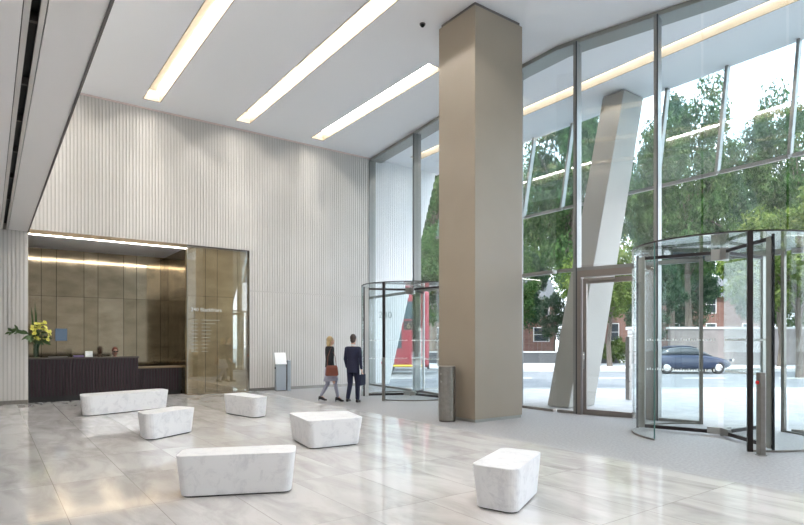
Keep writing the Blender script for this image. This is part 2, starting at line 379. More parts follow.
struct(MB().box(-5, XB, YB+.008, YB+.021, 0, .095).box(6.67, 11.2, YB+.008, YB+.021, 0, .095).build('baseboard_back', 'steeldark'))
struct(MB().box(XB, 11.22, YB-.03, YB+.034, 8.205, 8.245).build('trim_1', 'coveglow'))  # pink colour of this strip stands in for a cove glow
# the same wall goes on outside the glass and ends in a slope
ow = MB()
x = 11.5
while x < 14.4:
    z0 = 0 if x < 12.05 else (x-12.05)/.275
    if z0 < 8.1: ow.box(x-.034, x+.034, YB+.01, YB+.04, max(z0, .05), 8.2)
    x += .085
t = empty('wall_outside', (12, YB, 0)); struct(t, 'outdoor run of the ribbed wall with a sloping end', 'wall')
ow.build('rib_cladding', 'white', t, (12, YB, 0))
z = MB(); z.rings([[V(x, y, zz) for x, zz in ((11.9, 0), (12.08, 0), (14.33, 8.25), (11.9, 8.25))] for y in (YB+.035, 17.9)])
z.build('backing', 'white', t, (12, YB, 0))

# ------------------------------------------------------------------ ceiling with slots
SLOTS = [(1.0, 1.47, -4.5, 16.75), (3.41, 3.88, -4.5, 16.75), (6.0, 6.47, -4.5, 16.75), (8.51, 8.98, 10.6, 16.75), (12.31, 12.78, -4.5, 16.4)]
def holed(mb, x0, x1, y0, y1, z, holes):
    xs = sorted({x0, x1, *[h[0] for h in holes], *[h[1] for h in holes]}); ys = sorted({y0, y1, *[h[2] for h in holes], *[h[3] for h in holes]})
    vv = {}
    def v(x, y):
        if (x, y) not in vv: vv[x, y] = mb.bm.verts.new((x, y, z))
        return vv[x, y]
    for a, b in zip(xs, xs[1:]):
        for c, d in zip(ys, ys[1:]):
            mx, my = (a+b)/2, (c+d)/2
            if any(h[0] < mx < h[1] and h[2] < my < h[3] for h in holes): continue
            mb.bm.faces.new([v(a,c), v(a,d), v(b,d), v(b,c)])
cm = MB(); holed(cm, XB, 14.55, YS, 17.6, CE, SLOTS)
for x0, x1, y0, y1 in ((XB, 14.55, YS, YS+.02), (XB, 14.55, 17.58, 17.6), (14.53, 14.55, YS, 17.6), (XB, XB+.02, YS, 17.6)): cm.box(x0, x1, y0, y1, CE+.001, 8.8)
cm.box(XB, 14.55, YS, 17.6, 8.75, 8.95)
struct(cm.build('ceiling', 'ceil', normals=False), 'high flat white lobby ceiling with recessed light slots', 'ceiling')
slab = ['light slot tucked behind the edge of the low grey soffit', 'light slot in the white ceiling nearest the low grey soffit',
        'long middle light slot running overhead in the white ceiling', 'short light slot ending beside the taupe column', 'light slot in the soffit outside the glass']
for i, (x0, x1, y0, y1) in enumerate(SLOTS):
    c = ((x0+x1)/2, (y0+y1)/2, CE)
    e = empty('ceiling_light', c, slab[i], 'ceiling light', 'linear light slots')
    d = .30; g = .002
    b = MB().box(x0+g, x0+.02, y0+g, y1-g, CE-.004, CE+d).box(x1-.02, x1-g, y0+g, y1-g, CE-.004, CE+d).box(x0+.02, x1-.02, y0+g, y0+.02, CE-.004, CE+d).box(x0+.02, x1-.02, y1-.02, y1-g, CE-.004, CE+d)
    b.build('housing', 'slotwhite', e, c)
    MB().box(x0+g, x1-g, y0+g, y1-g, CE+d, CE+d+.02).build('reflector', 'slottop', e, c)
    for xa in (x0+.03, x1-.075): MB().box(xa, xa+.045, y0+.08, y1-.08, CE+d-.03, CE+d-.002).build('lamp_strip', 'slotdim' if i == 4 else 'slotlight', e, c)

# low bulkhead on the left
bk = empty('ceiling_bulkhead', (-1, 6, 4.4)); struct(bk, 'low grey soffit with a dark slot at the left', 'ceiling')
O = (-1, 6, 4.4)
MB().box(.405, XB-.012, YS, YB-.002, 4.40, 4.44).box(-5, .23, YS, YB-.002, 4.40, 4.44).build('soffit_panel', 'soffit', bk, O)
MB().box(.355, .395, YS, YB-.002, 4.395, 4.44).box(.238, .285, YS, YB-.002, 4.395, 4.44).build('slot_edge', 'rib', bk, O)
MB().box(.22, .42, YS, YB-.002, 4.56, 4.60).box(.22, .278, YS, YB-.002, 4.441, 4.56).box(.362, .42, YS, YB-.002, 4.441, 4.56).build('slot_void', 'black', bk, O)
sl = MB()
for y_ in (4.1, 5.0, 6.05, 7.6, 8.9, 10.4, 12.1, 14.0): sl.box(.279, .361, y_, y_+.05, 4.47, 4.55)
sl.build('slot_bracket', 'trimdark', bk, O)
MB().box(XB-.012, XB+.012, YS, YB-.002, 4.38, 4.50).build('edge_trim', 'trimdark', bk, O)
MB().box(XB-.018, XB+.0, YS, YB-.002, 4.50, 8.249).box(-5, XB-.018, YS, YB-.002, 8.0, 8.2).build('fascia', 'soffit', bk, O)
struct(MB().box(-5.1, -5, YS, 20.2, 0, 8.25).build('wall_left', 'rib')); struct(MB().box(-5.1, 14.5, YS-.1, YS, 0, 8.8).build('wall_front', 'rib'))

# ------------------------------------------------------------------ column
c = empty('column', (8.43, 8.65, 0)); struct(c, 'broad square taupe column rising from floor to ceiling', 'column'); O = (8.43, 8.65, 0)
MB().box(7.67, 9.02, 8.1, 9.2, .06, 8.17).build('shaft', 'column', c, O, bevel=.008)
MB().box(7.69, 9.0, 8.12, 9.18, 0, .06).build('base_gap', 'stile', c, O)
MB().box(7.71, 8.98, 8.14, 9.16, 8.17, 8.25).build('top_gap', 'trimdark', c, O)
# leaning leg outside
def leaning(x0b, x1b, x0t, x1t, y0, y1, label):
    m = MB(); m.rings([[V(a, y0, zz), V(b, y0, zz), V(b, y1, zz), V(a, y1, zz)] for a, b, zz in ((x0b, x1b, 0), (x0t, x1t, CE-.03))])
    struct(m.build('leaning_column', 'leg', bevel=.02), label, 'column')
leaning(11.2, 12.22, 13.5, 14.42, 8.6, 9.25, 'pale leaning column outside the glass beside the swing door')
leaning(11.25, 12.2, 13.5, 14.4, -3.6, -2.9, 'pale leaning column outside the glass behind the viewer')

# ------------------------------------------------------------------ glass facade
def facade_bay(n, p, q, lower=True, m0=True, m1=True, label=None):
    P, Q = V(p[0], p[1], 0), V(q[0], q[1], 0); d = (Q-P).normalized(); nrm = V(-d.y, d.x, 0)      # nrm: outward normal
    if nrm.x < 0: nrm = -nrm
    w = empty('window_%d' % n, P); struct(w, label, 'window' if label else 'structure'); O = P
    Lw = (Q-P).length
    def pane(z0, z1, name='glass_pane'):
        m = MB(); a = P + d*(.035 if m0 else .003); b = Q - d*(.035 if m1 else .003); t = nrm*.012
        m.hexa([a-t+V(0,0,z0), b-t+V(0,0,z0), b+t+V(0,0,z0), a+t+V(0,0,z0), a-t+V(0,0,z1), b-t+V(0,0,z1), b+t+V(0,0,z1), a+t+V(0,0,z1)])
        for f in [f for f in m.bm.faces if abs(f.normal.z) < .5 and f.calc_area() < .3]: m.bm.faces.remove(f)   # neighbouring panes butt together: no end faces
        m.build(name, 'glass', w, O)
    pane(3.21, 8.16)
    if lower: pane(.06, 3.13)
    if m0:
        a = P + nrm*.05
        MB().bar(a+V(0,0,0.002), a+V(0,0,8.16), .085, .26, d).build('mullion', 'mull', w, O)
        g = P - nrm*.085
        MB().bar(g+d*.03+V(0,0,0.002), g+d*.03+V(0,0,8.16), .022, .012, d).build('gasket', 'mulldark', w, O)
    a, b = P+d*.045, Q-d*.045
    tr = MB().bar(a+V(0,0,3.17), b+V(0,0,3.17), .14, .07, nrm); tr.build('transom', 'mull', w, O)
    MB().bar(a-nrm*.055+V(0,0,3.14), b-nrm*.055+V(0,0,3.14), .02, .02, nrm).build('transom_gasket', 'mulldark', w, O)
    if lower: MB().bar(a+V(0,0,.03), b+V(0,0,.03), .12, .056, nrm).build('sill_rail', 'steeldark', w, O)
    return w
facade_bay(1, FAC[0], FAC[1], label='glass facade bay next to the ribbed wall')
facade_bay(2, FAC[1], FAC[2], label='glass facade bay behind the left revolving door', lower=True)
facade_bay(3, FAC[2], FAC[3], label='glass facade bay hidden behind the taupe column')
facade_bay(4, FAC[3], FAC[4], m1=False, label='narrow glass facade bay at the right of the column')
facade_bay(5, FAC[4], FAC[5], m0=False, label='glass facade sliver left of the swing door mullion')
facade_bay(6, FAC[5], FAC[6], lower=False, label='tall glass facade bay above the swing door')
facade_bay(7, FAC[6], FAC[7], label='narrow glass facade bay between the swing door and the drum')
facade_bay(8, FAC[7], FAC[8], lower=False, m0=False, label='tall glass facade bay above the right revolving door')
facade_bay(9, FAC[8], FAC[9], m0=False, label='glass facade bay right of the right revolving door')
facade_bay(10, FAC[9], FAC[10], label=None)

struct(MB().prism([(x-.02, y) for x, y in FAC] + [(x+.46, y) for x, y in FAC[::-1]], 8.155, 8.248).build('trim_2', 'stile'), 'grey metal band along the head of the glass facade', 'trim')
# swing door in bay 6
P, Q = V(*FAC[5], 0), V(*FAC[6], 0); d = (Q-P).normalized(); nr = V(-d.y, d.x, 0); nr = nr if nr.x > 0 else -nr
dd = empty('door_1', P); struct(dd, 'brown-framed glass swing door between column and revolving door', 'door')
Lw = (Q-P).length; O = P
MB().bar(P+d*.09+V(0,0,0), P+d*.09+V(0,0,3.12), .08, .20, d).bar(Q-d*.09, Q-d*.09+V(0,0,3.12), .08, .20, d).bar(P+d*.05+V(0,0,3.06), Q-d*.05+V(0,0,3.06), .20, .14, nr).build('frame', 'doorframe', dd, O)
a0, a1 = .14, Lw-.14
lf = MB().bar(P+d*(a0+.05), P+d*(a0+.05)+V(0,0,2.96), .085, .06, d).bar(P+d*(a1-.05), P+d*(a1-.05)+V(0,0,2.96), .085, .06, d)
lf.bar(P+d*(a0+.09)+V(0,0,.06), P+d*(a1-.09)+V(0,0,.06), .06, .11, nr).bar(P+d*(a0+.09)+V(0,0,2.90), P+d*(a1-.09)+V(0,0,2.90), .06, .11, nr)
leaf = lf.build('door_leaf', 'doorframe', dd, O, bevel=.004)
t = nr*.01; a, b = P+d*(a0+.09), P+d*(a1-.09)
m = MB().hexa([q+V(0,0,zz)+s for zz in (.11, 2.85) for q, s in ((a,-t),(b,-t),(b,t),(a,t))]); m.build('glass_pane', 'glass', dd, O)
h = MB(); hp = P+d*(a0+.05)-nr*.075
h.loft([hp+nr*.05+V(0,0,1.0), hp+V(0,0,1.0), hp+V(0,0,1.35), hp+nr*.05+V(0,0,1.35)], [.012]*4, 8); h.build('handle', 'chrome', dd, O, smooth=True)
h = MB(); ca = P+d*(a0+.15)-nr*.06+V(0,0,2.93); h.bar(ca, ca+d*.55, .06, .05); h.build('door_closer', 'steeldark', dd, O)

# outer leaning skirt of glass beyond the soffit edge
SK0, SK1, ZB = 14.5, 13.97, 5.58
def skirt(y0, y1, n, label):
    w = empty('window_%d' % n, (14.2, y0, ZB)); struct(w, label, 'window'); O = (14.2, y0, ZB)
    m = MB(); t = .012
    m.hexa([V(SK1-t,y0+.03,ZB+.05),V(SK1+t,y0+.03,ZB+.05),V(SK1+t,y1-.03,ZB+.05),V(SK1-t,y1-.03,ZB+.05),V(SK0-t,y0+.03,CE-.01),V(SK0+t,y0+.03,CE-.01),V(SK0+t,y1-.03,CE-.01),V(SK0-t,y1-.03,CE-.01)])
    m.build('glass_pane', 'glassskirt', w, O)
    MB().bar((SK1-.05,y0,ZB), (SK0-.05,y0,CE-.01), .07, .14, (0,1,0)).build('mullion', 'mull', w, O)
    MB().box(SK1-.03, SK1+.05, y0+.035, y1-.035, ZB-.03, ZB+.05).build('bottom_rail', 'mull', w, O)
    return w
ys = [4.94-1.5*7+1.5*k for k in range(16)]
for k, (y0, y1) in enumerate(zip(ys, ys[1:])):
    o = skirt(y0, y1, 11+k, 'outer leaning glass pane under the soffit edge'); o['group'] = 'outer leaning glass panes'

# ------------------------------------------------------------------ revolving doors
def revolving(loc, rz, RD, outer, wings, label, side, pale=False):
    H = 3.18
    e = empty('revolving_door', loc, label, 'revolving door', None, 'thing', rz)
    inn = R(28.5)
    # local +X points outdoors; inner opening is centred on the local -X direction
    for s in (1, -1):
        a0, a1 = s*outer, s*(PI-inn)
        wall = MB().arc(RD-.008, RD+.008, a0, a1, .03, H, 36).build('curved_glass_wall', 'glassd', e, smooth=False)
        MB().arc(RD-.012, RD+.012, a0, a1, 0.001, .03, 36).build('floor_channel', 'steeldark', e)
        p = V(RD*math.cos(a1), RD*math.sin(a1), 0)
        if s > 0 and side: MB().bar(p+V(0,0,.002), p+V(0,0,H), .05, .07, (p.x, p.y, 0)).build('entrance_post', 'raildark', e)
        elif s < 0 and not side: MB().bar(p+V(0,0,.002), p+V(0,0,H), .05, .07, (p.x, p.y, 0)).build('entrance_post', 'raildark', e)
        else: MB().bar(p+V(0,0,.03), p+V(0,0,H), .018, .012, (p.x, p.y, 0)).build('glass_edge', 'glassedge', e)
        p = V(RD*math.cos(a0), RD*math.sin(a0), 0)
        MB().bar(p+V(0,0,.002), p+V(0,0,H), .06, .16 if pale else .06, (p.x, p.y, 0)).build('outer_post', 'slotpale' if pale else 'steeldark', e)
        q = p*.985 - V(0, s*.0, 0)
    MB().cyl((0,0), RD-.014, H, H+.022, 64).build('glass_roof', 'glassd', e)
    MB().arc(RD-.012, RD+.014, 0, 2*PI, H+.001, H+.024, 64).build('roof_rim', 'raildark', e)
    for k, ang in enumerate(wings):
        wg = empty('wing', (0,0,0), None, None, None, None, ang); wg.parent = e
        r0, r1 = .06, RD-.05
        MB().box(r0, r1-.11, -.006, .006, .10, H-.12).build('glass_pane', 'glassd', wg)
        MB().box(r0, r1-.02, -.02, .02, .035, .095).build('bottom_rail', 'raildark', wg)
        MB().box(r0, r1-.02, -.02, .02, H-.115, H-.06).build('top_rail', 'raildark', wg)
        MB().box(r1-.13, r1-.02, -.024, .024, .035, H-.06).build('end_stile', 'slotpale' if pale else 'stile', wg)
        MB().box(r1-.02, r1+.02, -.010, .010, .02, H-.03).build('brush_seal', 'brush', wg)
        MB().box(.03, .22, -.03, .03, .03, .14).build('patch_fitting', 'steel', wg); MB().box(.03, .16, -.03, .03, H-.22, H-.03).build('patch_fitting', 'steel', wg)
        for zz in (1.08, 1.60):
            mb = MB()
            for i in range(26):
                xx = r0+.05+i*(r1-.25)/26; mb.box(xx, xx+.018, -.0075, .0075, zz, zz+.028 if i % 3 else zz+.042)
            tag(mb.build('safety_dots', 'frost', wg), kind='stuff')
    MB().cyl((0,0), .03, .005, .14, 16).build('pivot', 'steel', e)
    MB().cyl((0,0), .03, H-.22, H-.005, 16).build('pivot', 'steel', e)
    return e
RC = V(9.98, 4.54, 0); RA = R(10.5)
rd = revolving(RC, RA, 1.40, R(28.5), [R(a)-RA for a in (108, 233, 354)], 'large glass revolving door at the right beside the swing door', False)
LC = V(9.93, 13.18, 0); LA = R(-6.3)
ld = revolving(LC, LA, 1.42, R(50), [R(a)-LA for a in (155, 275, 35)], 'far glass revolving door between the ribbed wall and the taupe column', False, True)
first_wing = [o for o in ld.children if o.name.startswith('wing')][0]
text_mesh('240', .27, 'lettering', 'frostgrey', first_wing, (.96, .009, 2.26), (PI/2, 0, PI), .001)
def bollard(loc, rz, label, hgt=1.16):
    e = empty('push_button_post', loc, label, 'post', 'push button posts', None, rz)
    MB().prism(rpoly([(-.04,-.05),(.04,-.05),(.04,.05),(-.04,.05)], .012, 3), .012, hgt).build('post', 'steeldark', e, bevel=.004)
    MB().box(-.05, .05, -.06, .06, 0, .012).build('base_plate', 'steel', e)
    b = MB(); b.loft([(-.04, 0, hgt-.14), (-.062, 0, hgt-.14)], [.026, .026], 14); b.build('red_button', 'red', e); 
    return e
bollard((8.73, 3.45, 0), R(-36), 'slim steel push button post in front of the right revolving door')
bollard((8.51, 12.51, 0), R(-36), 'slim steel push button post in front of the far revolving door')

# speed-gate pedestal in front of the column
e = empty('steel_pedestal', (7.40, 8.62, 0), 'round-fronted grey steel pedestal standing against the taupe column', 'pedestal', None, None, R(-36+0))
pts = [(-.165, .13)] + [(.165*math.cos(a), -.02+.15*math.sin(a)) for a in [PI+PI*k/14 for k in range(15)]] + [(.165, .13)]
MB().prism(pts, .03, 1.10).build('body', 'steeldark', e, bevel=.006)
MB().prism([(x*.94, y*.94) for x, y in pts], 0, .03).build('plinth', 'trimdark', e)
for zz in (.80, .95):
    an = R(222); p = V(.165*math.cos(an), -.02+.15*math.sin(an), zz); nn = V(math.cos(an), math.sin(an), 0)
    MB().loft([p-nn*.004, p+nn*.012], [.022, .02], 14).build('button', 'chrome', e)

# ------------------------------------------------------------------ marble benches
H = .43
def bench(top, bot, rad, label):
    cx = sum(p[0] for p in top)/len(top); cy = sum(p[1] for p in top)/len(top); O = (cx, cy, 0)
    e = empty('marble_bench', O, label, 'bench', 'marble benches')
    ft = rpoly(top, rad); fb = rpoly(bot, rad); 
    def ins(poly, k):
        out = []
        for x, y in poly:
            v = V(cx-x, cy-y, 0); out.append((x+v.x/v.length*k, y+v.y/v.length*k))
        return out
    rg = [[V(x, y, .016) for x, y in ins(fb, .006)], [V(x, y, .022) for x, y in fb], [V(x, y, H-.008) for x, y in ft], [V(x, y, H-.002) for x, y in ins(ft, .003)], [V(x, y, H) for x, y in ins(ft, .009)]]
    m = MB(); m.rings(rg); o = m.build('block', 'bench', e, O)
    MB().prism(ins(fb, .03), 0, .017).build('plinth', 'gap', e, O)
def inset_poly(p, k):
    cx = sum(q[0] for q in p)/4; cy = sum(q[1] for q in p)/4; out = []
    for x, y in p:
        v = V(cx-x, cy-y); out.append((x+v.x/v.length*k, y+v.y/v.length*k))
    return out
for top, k, rad, lab in (
    ([(1.56,13.56),(3.50,14.25),(3.46,14.85),(1.63,14.36)], .05, .15, 'longest white marble bench in front of the dark desk'),
    ([(2.01,9.63),(2.97,10.23),(2.75,10.66),(1.99,10.22)], .05, .11, 'small white marble bench just in front of the longest one'),
    ([(4.43,11.22),(4.78,11.36),(4.69,12.6),(4.19,12.5)], .05, .10, 'short white marble bench farthest toward the bronze glass screen'),
    ([(3.77,7.49),(4.66,7.40),(4.88,8.26),(3.95,8.58)], .07, .08, 'squarish white marble bench standing nearest the two walking people'),
    ([(1.52,5.99),(2.61,5.49),(2.82,5.90),(1.71,6.38)], .045, .085, 'long white marble bench nearest the viewer at the centre-left'),
    ([(3.71,3.98),(4.59,4.41),(4.74,3.98),(3.86,3.53)], .06, .09, 'lone white marble bench at the right near the stone strip')):
    bench(top, inset_poly(top, k), rad, lab)

# ------------------------------------------------------------------ reception recess
rc = empty('wall_recess', (2.8, 20, 0)); struct(rc, 'bronze-lined reception recess in the ribbed wall', 'wall'); O = (2.8, 20, 0)
MB().box(XB, 4.75, 20, 20.1, 0, 4.42).build('back_panels', 'bronze', rc, O)
MB().box(XB-.05, XB, 17.4, 20, 0, 4.42).build('side_panels', 'bronzeside', rc, O); MB().box(4.75, 4.80, 17.49, 20, 0, 4.42).build('side_panels', 'bronzeside', rc, O)
MB().box(XB, 4.75, 17.50, 20, 4.37, 4.42).build('recess_ceiling', 'soffit', rc, O)
MB().box(XB, 4.75, YB+.0, YB+.02, 4.36, 4.465).build('head_trim', 'bronzetrim', rc, O)
MB().box(XB, 4.75, YB+.03, YB+.125, 4.37, 4.42).build('strip_housing', 'slotwhite', rc, O)
tag(MB().box(XB+.01, 4.74, YB+.035, YB+.115, 4.35, 4.369).build('strip_light', 'striplight', None, (2.8, YB+.07, 4.35)), 'thin white light line across the top of the reception recess', 'light')
# tinted screen with the tenant list
sc = empty('glass_screen', (5.71, YB, 0), 'tall bronze-tinted glass screen with tenant list beside the reception', 'glass screen'); O = (5.71, YB, 0)
MB().box(4.80, 6.655, YB+.10, YB+.13, .03, 4.41).build('bronze_backing', 'bronzeback', sc, O)
MB().box(4.765, 6.655, YB-.025, YB-.005, .03, 4.43).build('glass_pane', 'glassbronze', sc, O)
MB().box(4.76, 6.66, YB-.03, YB+.02, 0, .03).build('floor_channel', 'bronzetrim', sc, O)
MB().box(4.76, 6.66, YB-.028, YB+.0, 4.43, 4.455).build('head_channel', 'trimdark', sc, O)
MB().box(6.656, 6.662, YB-.03, YB+.02, .03, 4.43).build('edge_strip', 'stile', sc, O)
MB().box(4.758, 4.764, YB-.03, YB+.02, .03, 4.43).build('edge_strip', 'stile', sc, O)
text_mesh('240 Blackfriars', .155, 'lettering', 'frost', sc, (4.86-O[0], -.028, 2.49), (PI/2, 0, 0), .001)
dr = MB()
for k in range(10):
    zz = 2.22-k*.105; wd = [.56,.42,.26,.30,.28,.26,.27,.20,.19,.2][k]
    dr.box(4.88, 5.07, YB-.029, YB-.026, zz, zz+.022).box(5.17, 5.17+wd, YB-.029, YB-.026, zz, zz+.022)
tag(dr.build('tenant_list', 'listfilm', sc, O), kind='stuff')

# desk
dk = empty('reception_desk', (2.8, 17.8, 0), 'long dark fluted reception desk with a lower right wing', 'desk'); O = (2.8, 17.8, 0)
MB().box(.84, 3.44, 17.46, 17.52, .14, 1.12).build('tall_front', 'gap', dk, O)
MB().box(3.38, 3.44, 17.52, 18.2, .14, 1.12).build('end_panel', 'desk', dk, O)
m = MB(); x = .88
while x < 3.39: m.box(x, x+.042, 17.432, 17.462, .15, 1.115); x += .078
tag(m.build('flutes', 'desk', dk, O), kind='stuff')
MB().box(.84, 3.40, 17.50, 17.56, 0, .14).build('plinth', 'gap', dk, O)
MB().box(.83, 3.46, 17.42, 17.87, 1.12, 1.165).build('counter_top', 'desktop', dk, O, bevel=.004)
MB().box(3.46, 4.74, 17.86, 17.92, .12, .80).build('low_front', 'gap', dk, O)
m = MB(); x = 3.50
while x < 4.64: m.box(x, x+.042, 17.832, 17.862, .13, .795); x += .078
tag(m.build('flutes', 'desk', dk, O), kind='stuff')
MB().box(3.46, 4.72, 17.90, 17.96, 0, .12).build('plinth', 'gap', dk, O)
MB().box(3.46, 4.74, 17.82, 18.5, .80, .84).build('low_top', 'bronzetrim', dk, O, bevel=.004)
MB().box(.86, 3.38, 17.52, 18.35, .72, .75).build('work_surface', 'desktop', dk, O)
MB().box(.86, .90, 17.56, 18.3, 0, .72).build('side_panel', 'desk', dk, O)

# flowers
vx, vy, vz = 1.0, 17.53, 1.165
fl = empty('flower_vase', (vx, vy, vz), 'yellow flowers and dark leaves in a glass vase on the desk', 'flowers')
m = MB(); n = 20
m.rings([[V(r_*math.cos(2*PI*k/n), r_*math.sin(2*PI*k/n), zz) for k in range(n)] for r_, zz in ((.05,0),(.062,.01),(.066,.34),(.070,.36),(.062,.36),(.056,.03))]); m.build('vase', 'vase', fl, smooth=False)
m = MB(); rr = random.Random(3)
heads = []
for k in range(26):
    a = rr.uniform(0, 2*PI); rad = rr.uniform(.02, .24); zz = rr.uniform(.46, .92)
    rad *= 1.15 - abs(zz-.66)*1.2
    hd = V(max(-.13, .04+rad*math.cos(a)), -.04+rad*math.sin(a)*.8, zz); heads.append(hd)
    m.loft([V(rr.uniform(-.03,.03), rr.uniform(-.03,.03), .03), V(hd.x*.3, hd.y*.3, .36), hd], [.006,.006,.004], 6)
m.build('stems', 'stem', fl)
for hd in heads:
    m = MB(); out = (hd - V(0,0,.45)).normalized()
    for j in range(3):
        cc = hd + V(rr.uniform(-.05,.05), rr.uniform(-.05,.05), rr.uniform(-.05,.05))
        ax = (out + V(rr.uniform(-.5,.5), rr.uniform(-.9,.1), rr.uniform(-.3,.5))).normalized(); s1 = ax.orthogonal().normalized(); s2 = ax.cross(s1)
        for p in range(6):
            an = p*PI/3; dv = s1*math.cos(an)+s2*math.sin(an); sd = ax.cross(dv)
            tip = cc+dv*.055+ax*.018; mid = cc+dv*.03+ax*.016
            m.quad(cc, mid+sd*.018, tip, mid-sd*.018)
        m.ball(cc+ax*.012, .009, u=6, v=5)
    m.build('flower', 'petal', fl, normals=False)
def leaf_along(m, base, dirv, ln, wd, droop=0.0):
    side = dirv.cross(V(0.2,1,0.1)).normalized(); prev = None
    for i in range(6):
        f = i/5; c = base + dirv*(ln*f) + V(0,0,-droop*f*f); w = wd*math.sin(PI*min(.97, f*.92+.06))
        cur = (m.bm.verts.new(c-side*w), m.bm.verts.new(c+side*w))
        if prev: m.bm.faces.new([prev[0], prev[1], cur[1], cur[0]])
        prev = cur
m = MB()
for k in range(9): leaf_along(m, V(-.05+k*.012, 0, .36), V(rr.uniform(-.10,.06), rr.uniform(-.15,.12), 1).normalized(), rr.uniform(.85,1.12), .014)
m.build('grass_blades', 'foliage', fl, normals=False)
m = MB()
for k in range(26):
    f = k/25; b = V(-.06-.50*f, -.30-.12*f+.03*math.sin(k), .50+.20*math.sin(f*2.2))
    leaf_along(m, b, V(rr.uniform(-1,.1), rr.uniform(-.6,.1), rr.uniform(-.35,.6)).normalized(), rr.uniform(.12,.2), .028, .03)
for k in range(34):
    a = rr.uniform(0, 2*PI); b = V(.03+.10*math.cos(a), .10*math.sin(a), rr.uniform(.38,.66))
    leaf_along(m, b, V(abs(math.cos(a)) if math.sin(a) > -.5 else math.cos(a)*.4, math.sin(a), rr.uniform(-.3,.6)).normalized(), rr.uniform(.14,.26), .03, .05)
m.loft([V(0,0,.36), V(-.10,-.29,.60), V(-.54,-.42,.70)], [.006,.005,.003], 6)
m.build('leaves', 'foliage', fl, normals=False)
# things on the counter
o = MB().box(1.28, 1.72, 17.50, 17.76, 1.165, 1.185).build('desk_mat', 'trimdark', None, (1.5, 17.63, 1.165), bevel=.004); tag(o, 'flat dark mat lying on the desk right of the vase', 'mat')
o = MB().box(1.86, 2.10, 17.58, 17.78, 1.165, 1.21).build('binder', 'purple', None, (1.98, 17.68, 1.165), bevel=.006); tag(o, 'purple binder lying on the desk counter', 'binder')
e = empty('card_holder', (2.22, 17.60, 1.165), 'small white card holder standing on the desk counter', 'card holder')
m = MB(); m.rings([[V(x, y, zz) for y, zz in ((-.04,0),(.05,0),(.05,.02),(.0,.16),(-.012,.16),(-.04,.02))] for x in (-.09,.09)]); m.build('holder', 'paper', e)
MB().box(-.08,.08,-.036,-.031,.02,.12).build('card', 'sign', e)
o = empty('reflection_panel', (1.78, 19.96, 1.62), 'small blue lit screen on the bronze wall behind the flowers', 'reflection panel')  # added glowing panel, imitates a blue reflection in the bronze
MB().box(-.16,.16,.01,.035,-.02,.36).build('casing', 'trimdark', o); MB().box(-.15,.15,.004,.012,-.01,.35).build('glow_face', 'bluereflection', o)

# reading stand by the ribbed wall
e = empty('information_stand', (7.55, 16.95, 0), 'grey information stand with tilted white board by the ribbed wall', 'stand', None, None, R(-12))
MB().box(-.16,.16,-.11,.11,.03,.86).build('body', 'greyblue', e, bevel=.006); MB().box(-.15,.15,-.10,.10,0,.03).build('plinth', 'trimdark', e)
m = MB(); m.rings([[V(x, y, zz) for y, zz in ((-.16,.86),(-.14,.86),(.06,1.22),(.04,1.23))] for x in (-.19,.17)]); m.build('board', 'sign', e)
MB().box(.165,.19,-.12,.12,.02,.95).build('side_fin', 'trimdark', e)
MB().box(.20,.31,-.09,.10,0.0,.98).build('leaflet_rack', 'greyblue', e, bevel=.006)
MB().loft([V(-.163,-.02,.74), V(-.185,-.02,.74)], [.03,.03], 12).build('knob', 'black', e)
# ceiling camera
e = empty('dome_camera', (7.35, 9.35, CE), 'tiny dark dome camera on the ceiling beside the column', 'camera')
MB().cyl((0,0), .06, -.025, 0, 20).build('mount', 'trimdark', e); MB().ball((0,0,-.03), .045, .045, .045).build('dome', 'black', e, smooth=True)

# ------------------------------------------------------------------ people
def hand(m, w, dirv, side, curl=.5, s=1.0):
    # palm with five separate bent fingers hanging from wrist w along dirv; 'side' points to the thumb side
    dirv = dirv.normalized(); side = (side - dirv*side.dot(dirv)).normalized(); nrm = dirv.cross(side)
    pe = w + dirv*.09*s
    m.loft([w-dirv*.01, w+dirv*.04*s, pe], [(.026*s,.017*s),(.040*s,.017*s),(.038*s,.014*s)], 8, side)
    for i, ln in enumerate((.066,.078,.072,.056)):
        b = pe + side*((1.5-i)*.020*s); k1 = b + (dirv + nrm*curl*.35).normalized()*ln*.5*s; k2 = k1 + (dirv + nrm*curl*1.3).normalized()*ln*.5*s
        m.loft([b-dirv*.015*s, k1, k2], [.0095*s,.0085*s,.007*s], 6)
    b = w + dirv*.03*s + side*.032*s; k1 = b + (side*.8+dirv).normalized()*.035*s; k2 = k1 + (dirv+side*.25+nrm*.3).normalized()*.032*s
    m.loft([b-side*.015*s, k1, k2], [.012*s,.010*s,.008*s], 6)
def head(m, c, s=1.0):
    # faces local +Y
    m.ball(c, .074*s, .094*s, .115*s, 16, 12); m.ball(c+V(0,.02,-.055)*s, .058*s, .075*s, .062*s)
    m.loft([c+V(0,.088,.012)*s, c+V(0,.112,-.026)*s], [.009*s,.015*s], 8)
    for q in (-1, 1): m.ball(c+V(q*.076,-.008,-.008)*s, .009*s, .02*s, .032*s, 8, 6)
def face_parts(e, c, s=1.0):
    for q in (-1, 1): MB().ball(c+V(q*.030,.084,.008)*s, .011*s, .008*s, .007*s, 8, 6).build('eye', 'eye', e, smooth=True)
    MB().ball(c+V(0,.090,-.060)*s, .023*s, .008*s, .007*s, 10, 6).build('mouth', 'lip', e, smooth=True)
TORSO = [(.90,.155,.110),(1.00,.150,.108),(1.12,.135,.100),(1.28,.160,.112),(1.40,.180,.108),(1.46,.150,.088)]
def torso(m, k=1.0, add=0.0, z0=.90, lean=0.0, woman=False):
    p, r_ = [], []
    for zz, a, b in TORSO:
        if zz < z0-1e-6: continue
        if woman: a, b = a*.9, b*.92
        p.append(V(0, lean*(zz-.9), zz)); r_.append((a+add, b+add))
    m.loft(p, r_, 16)
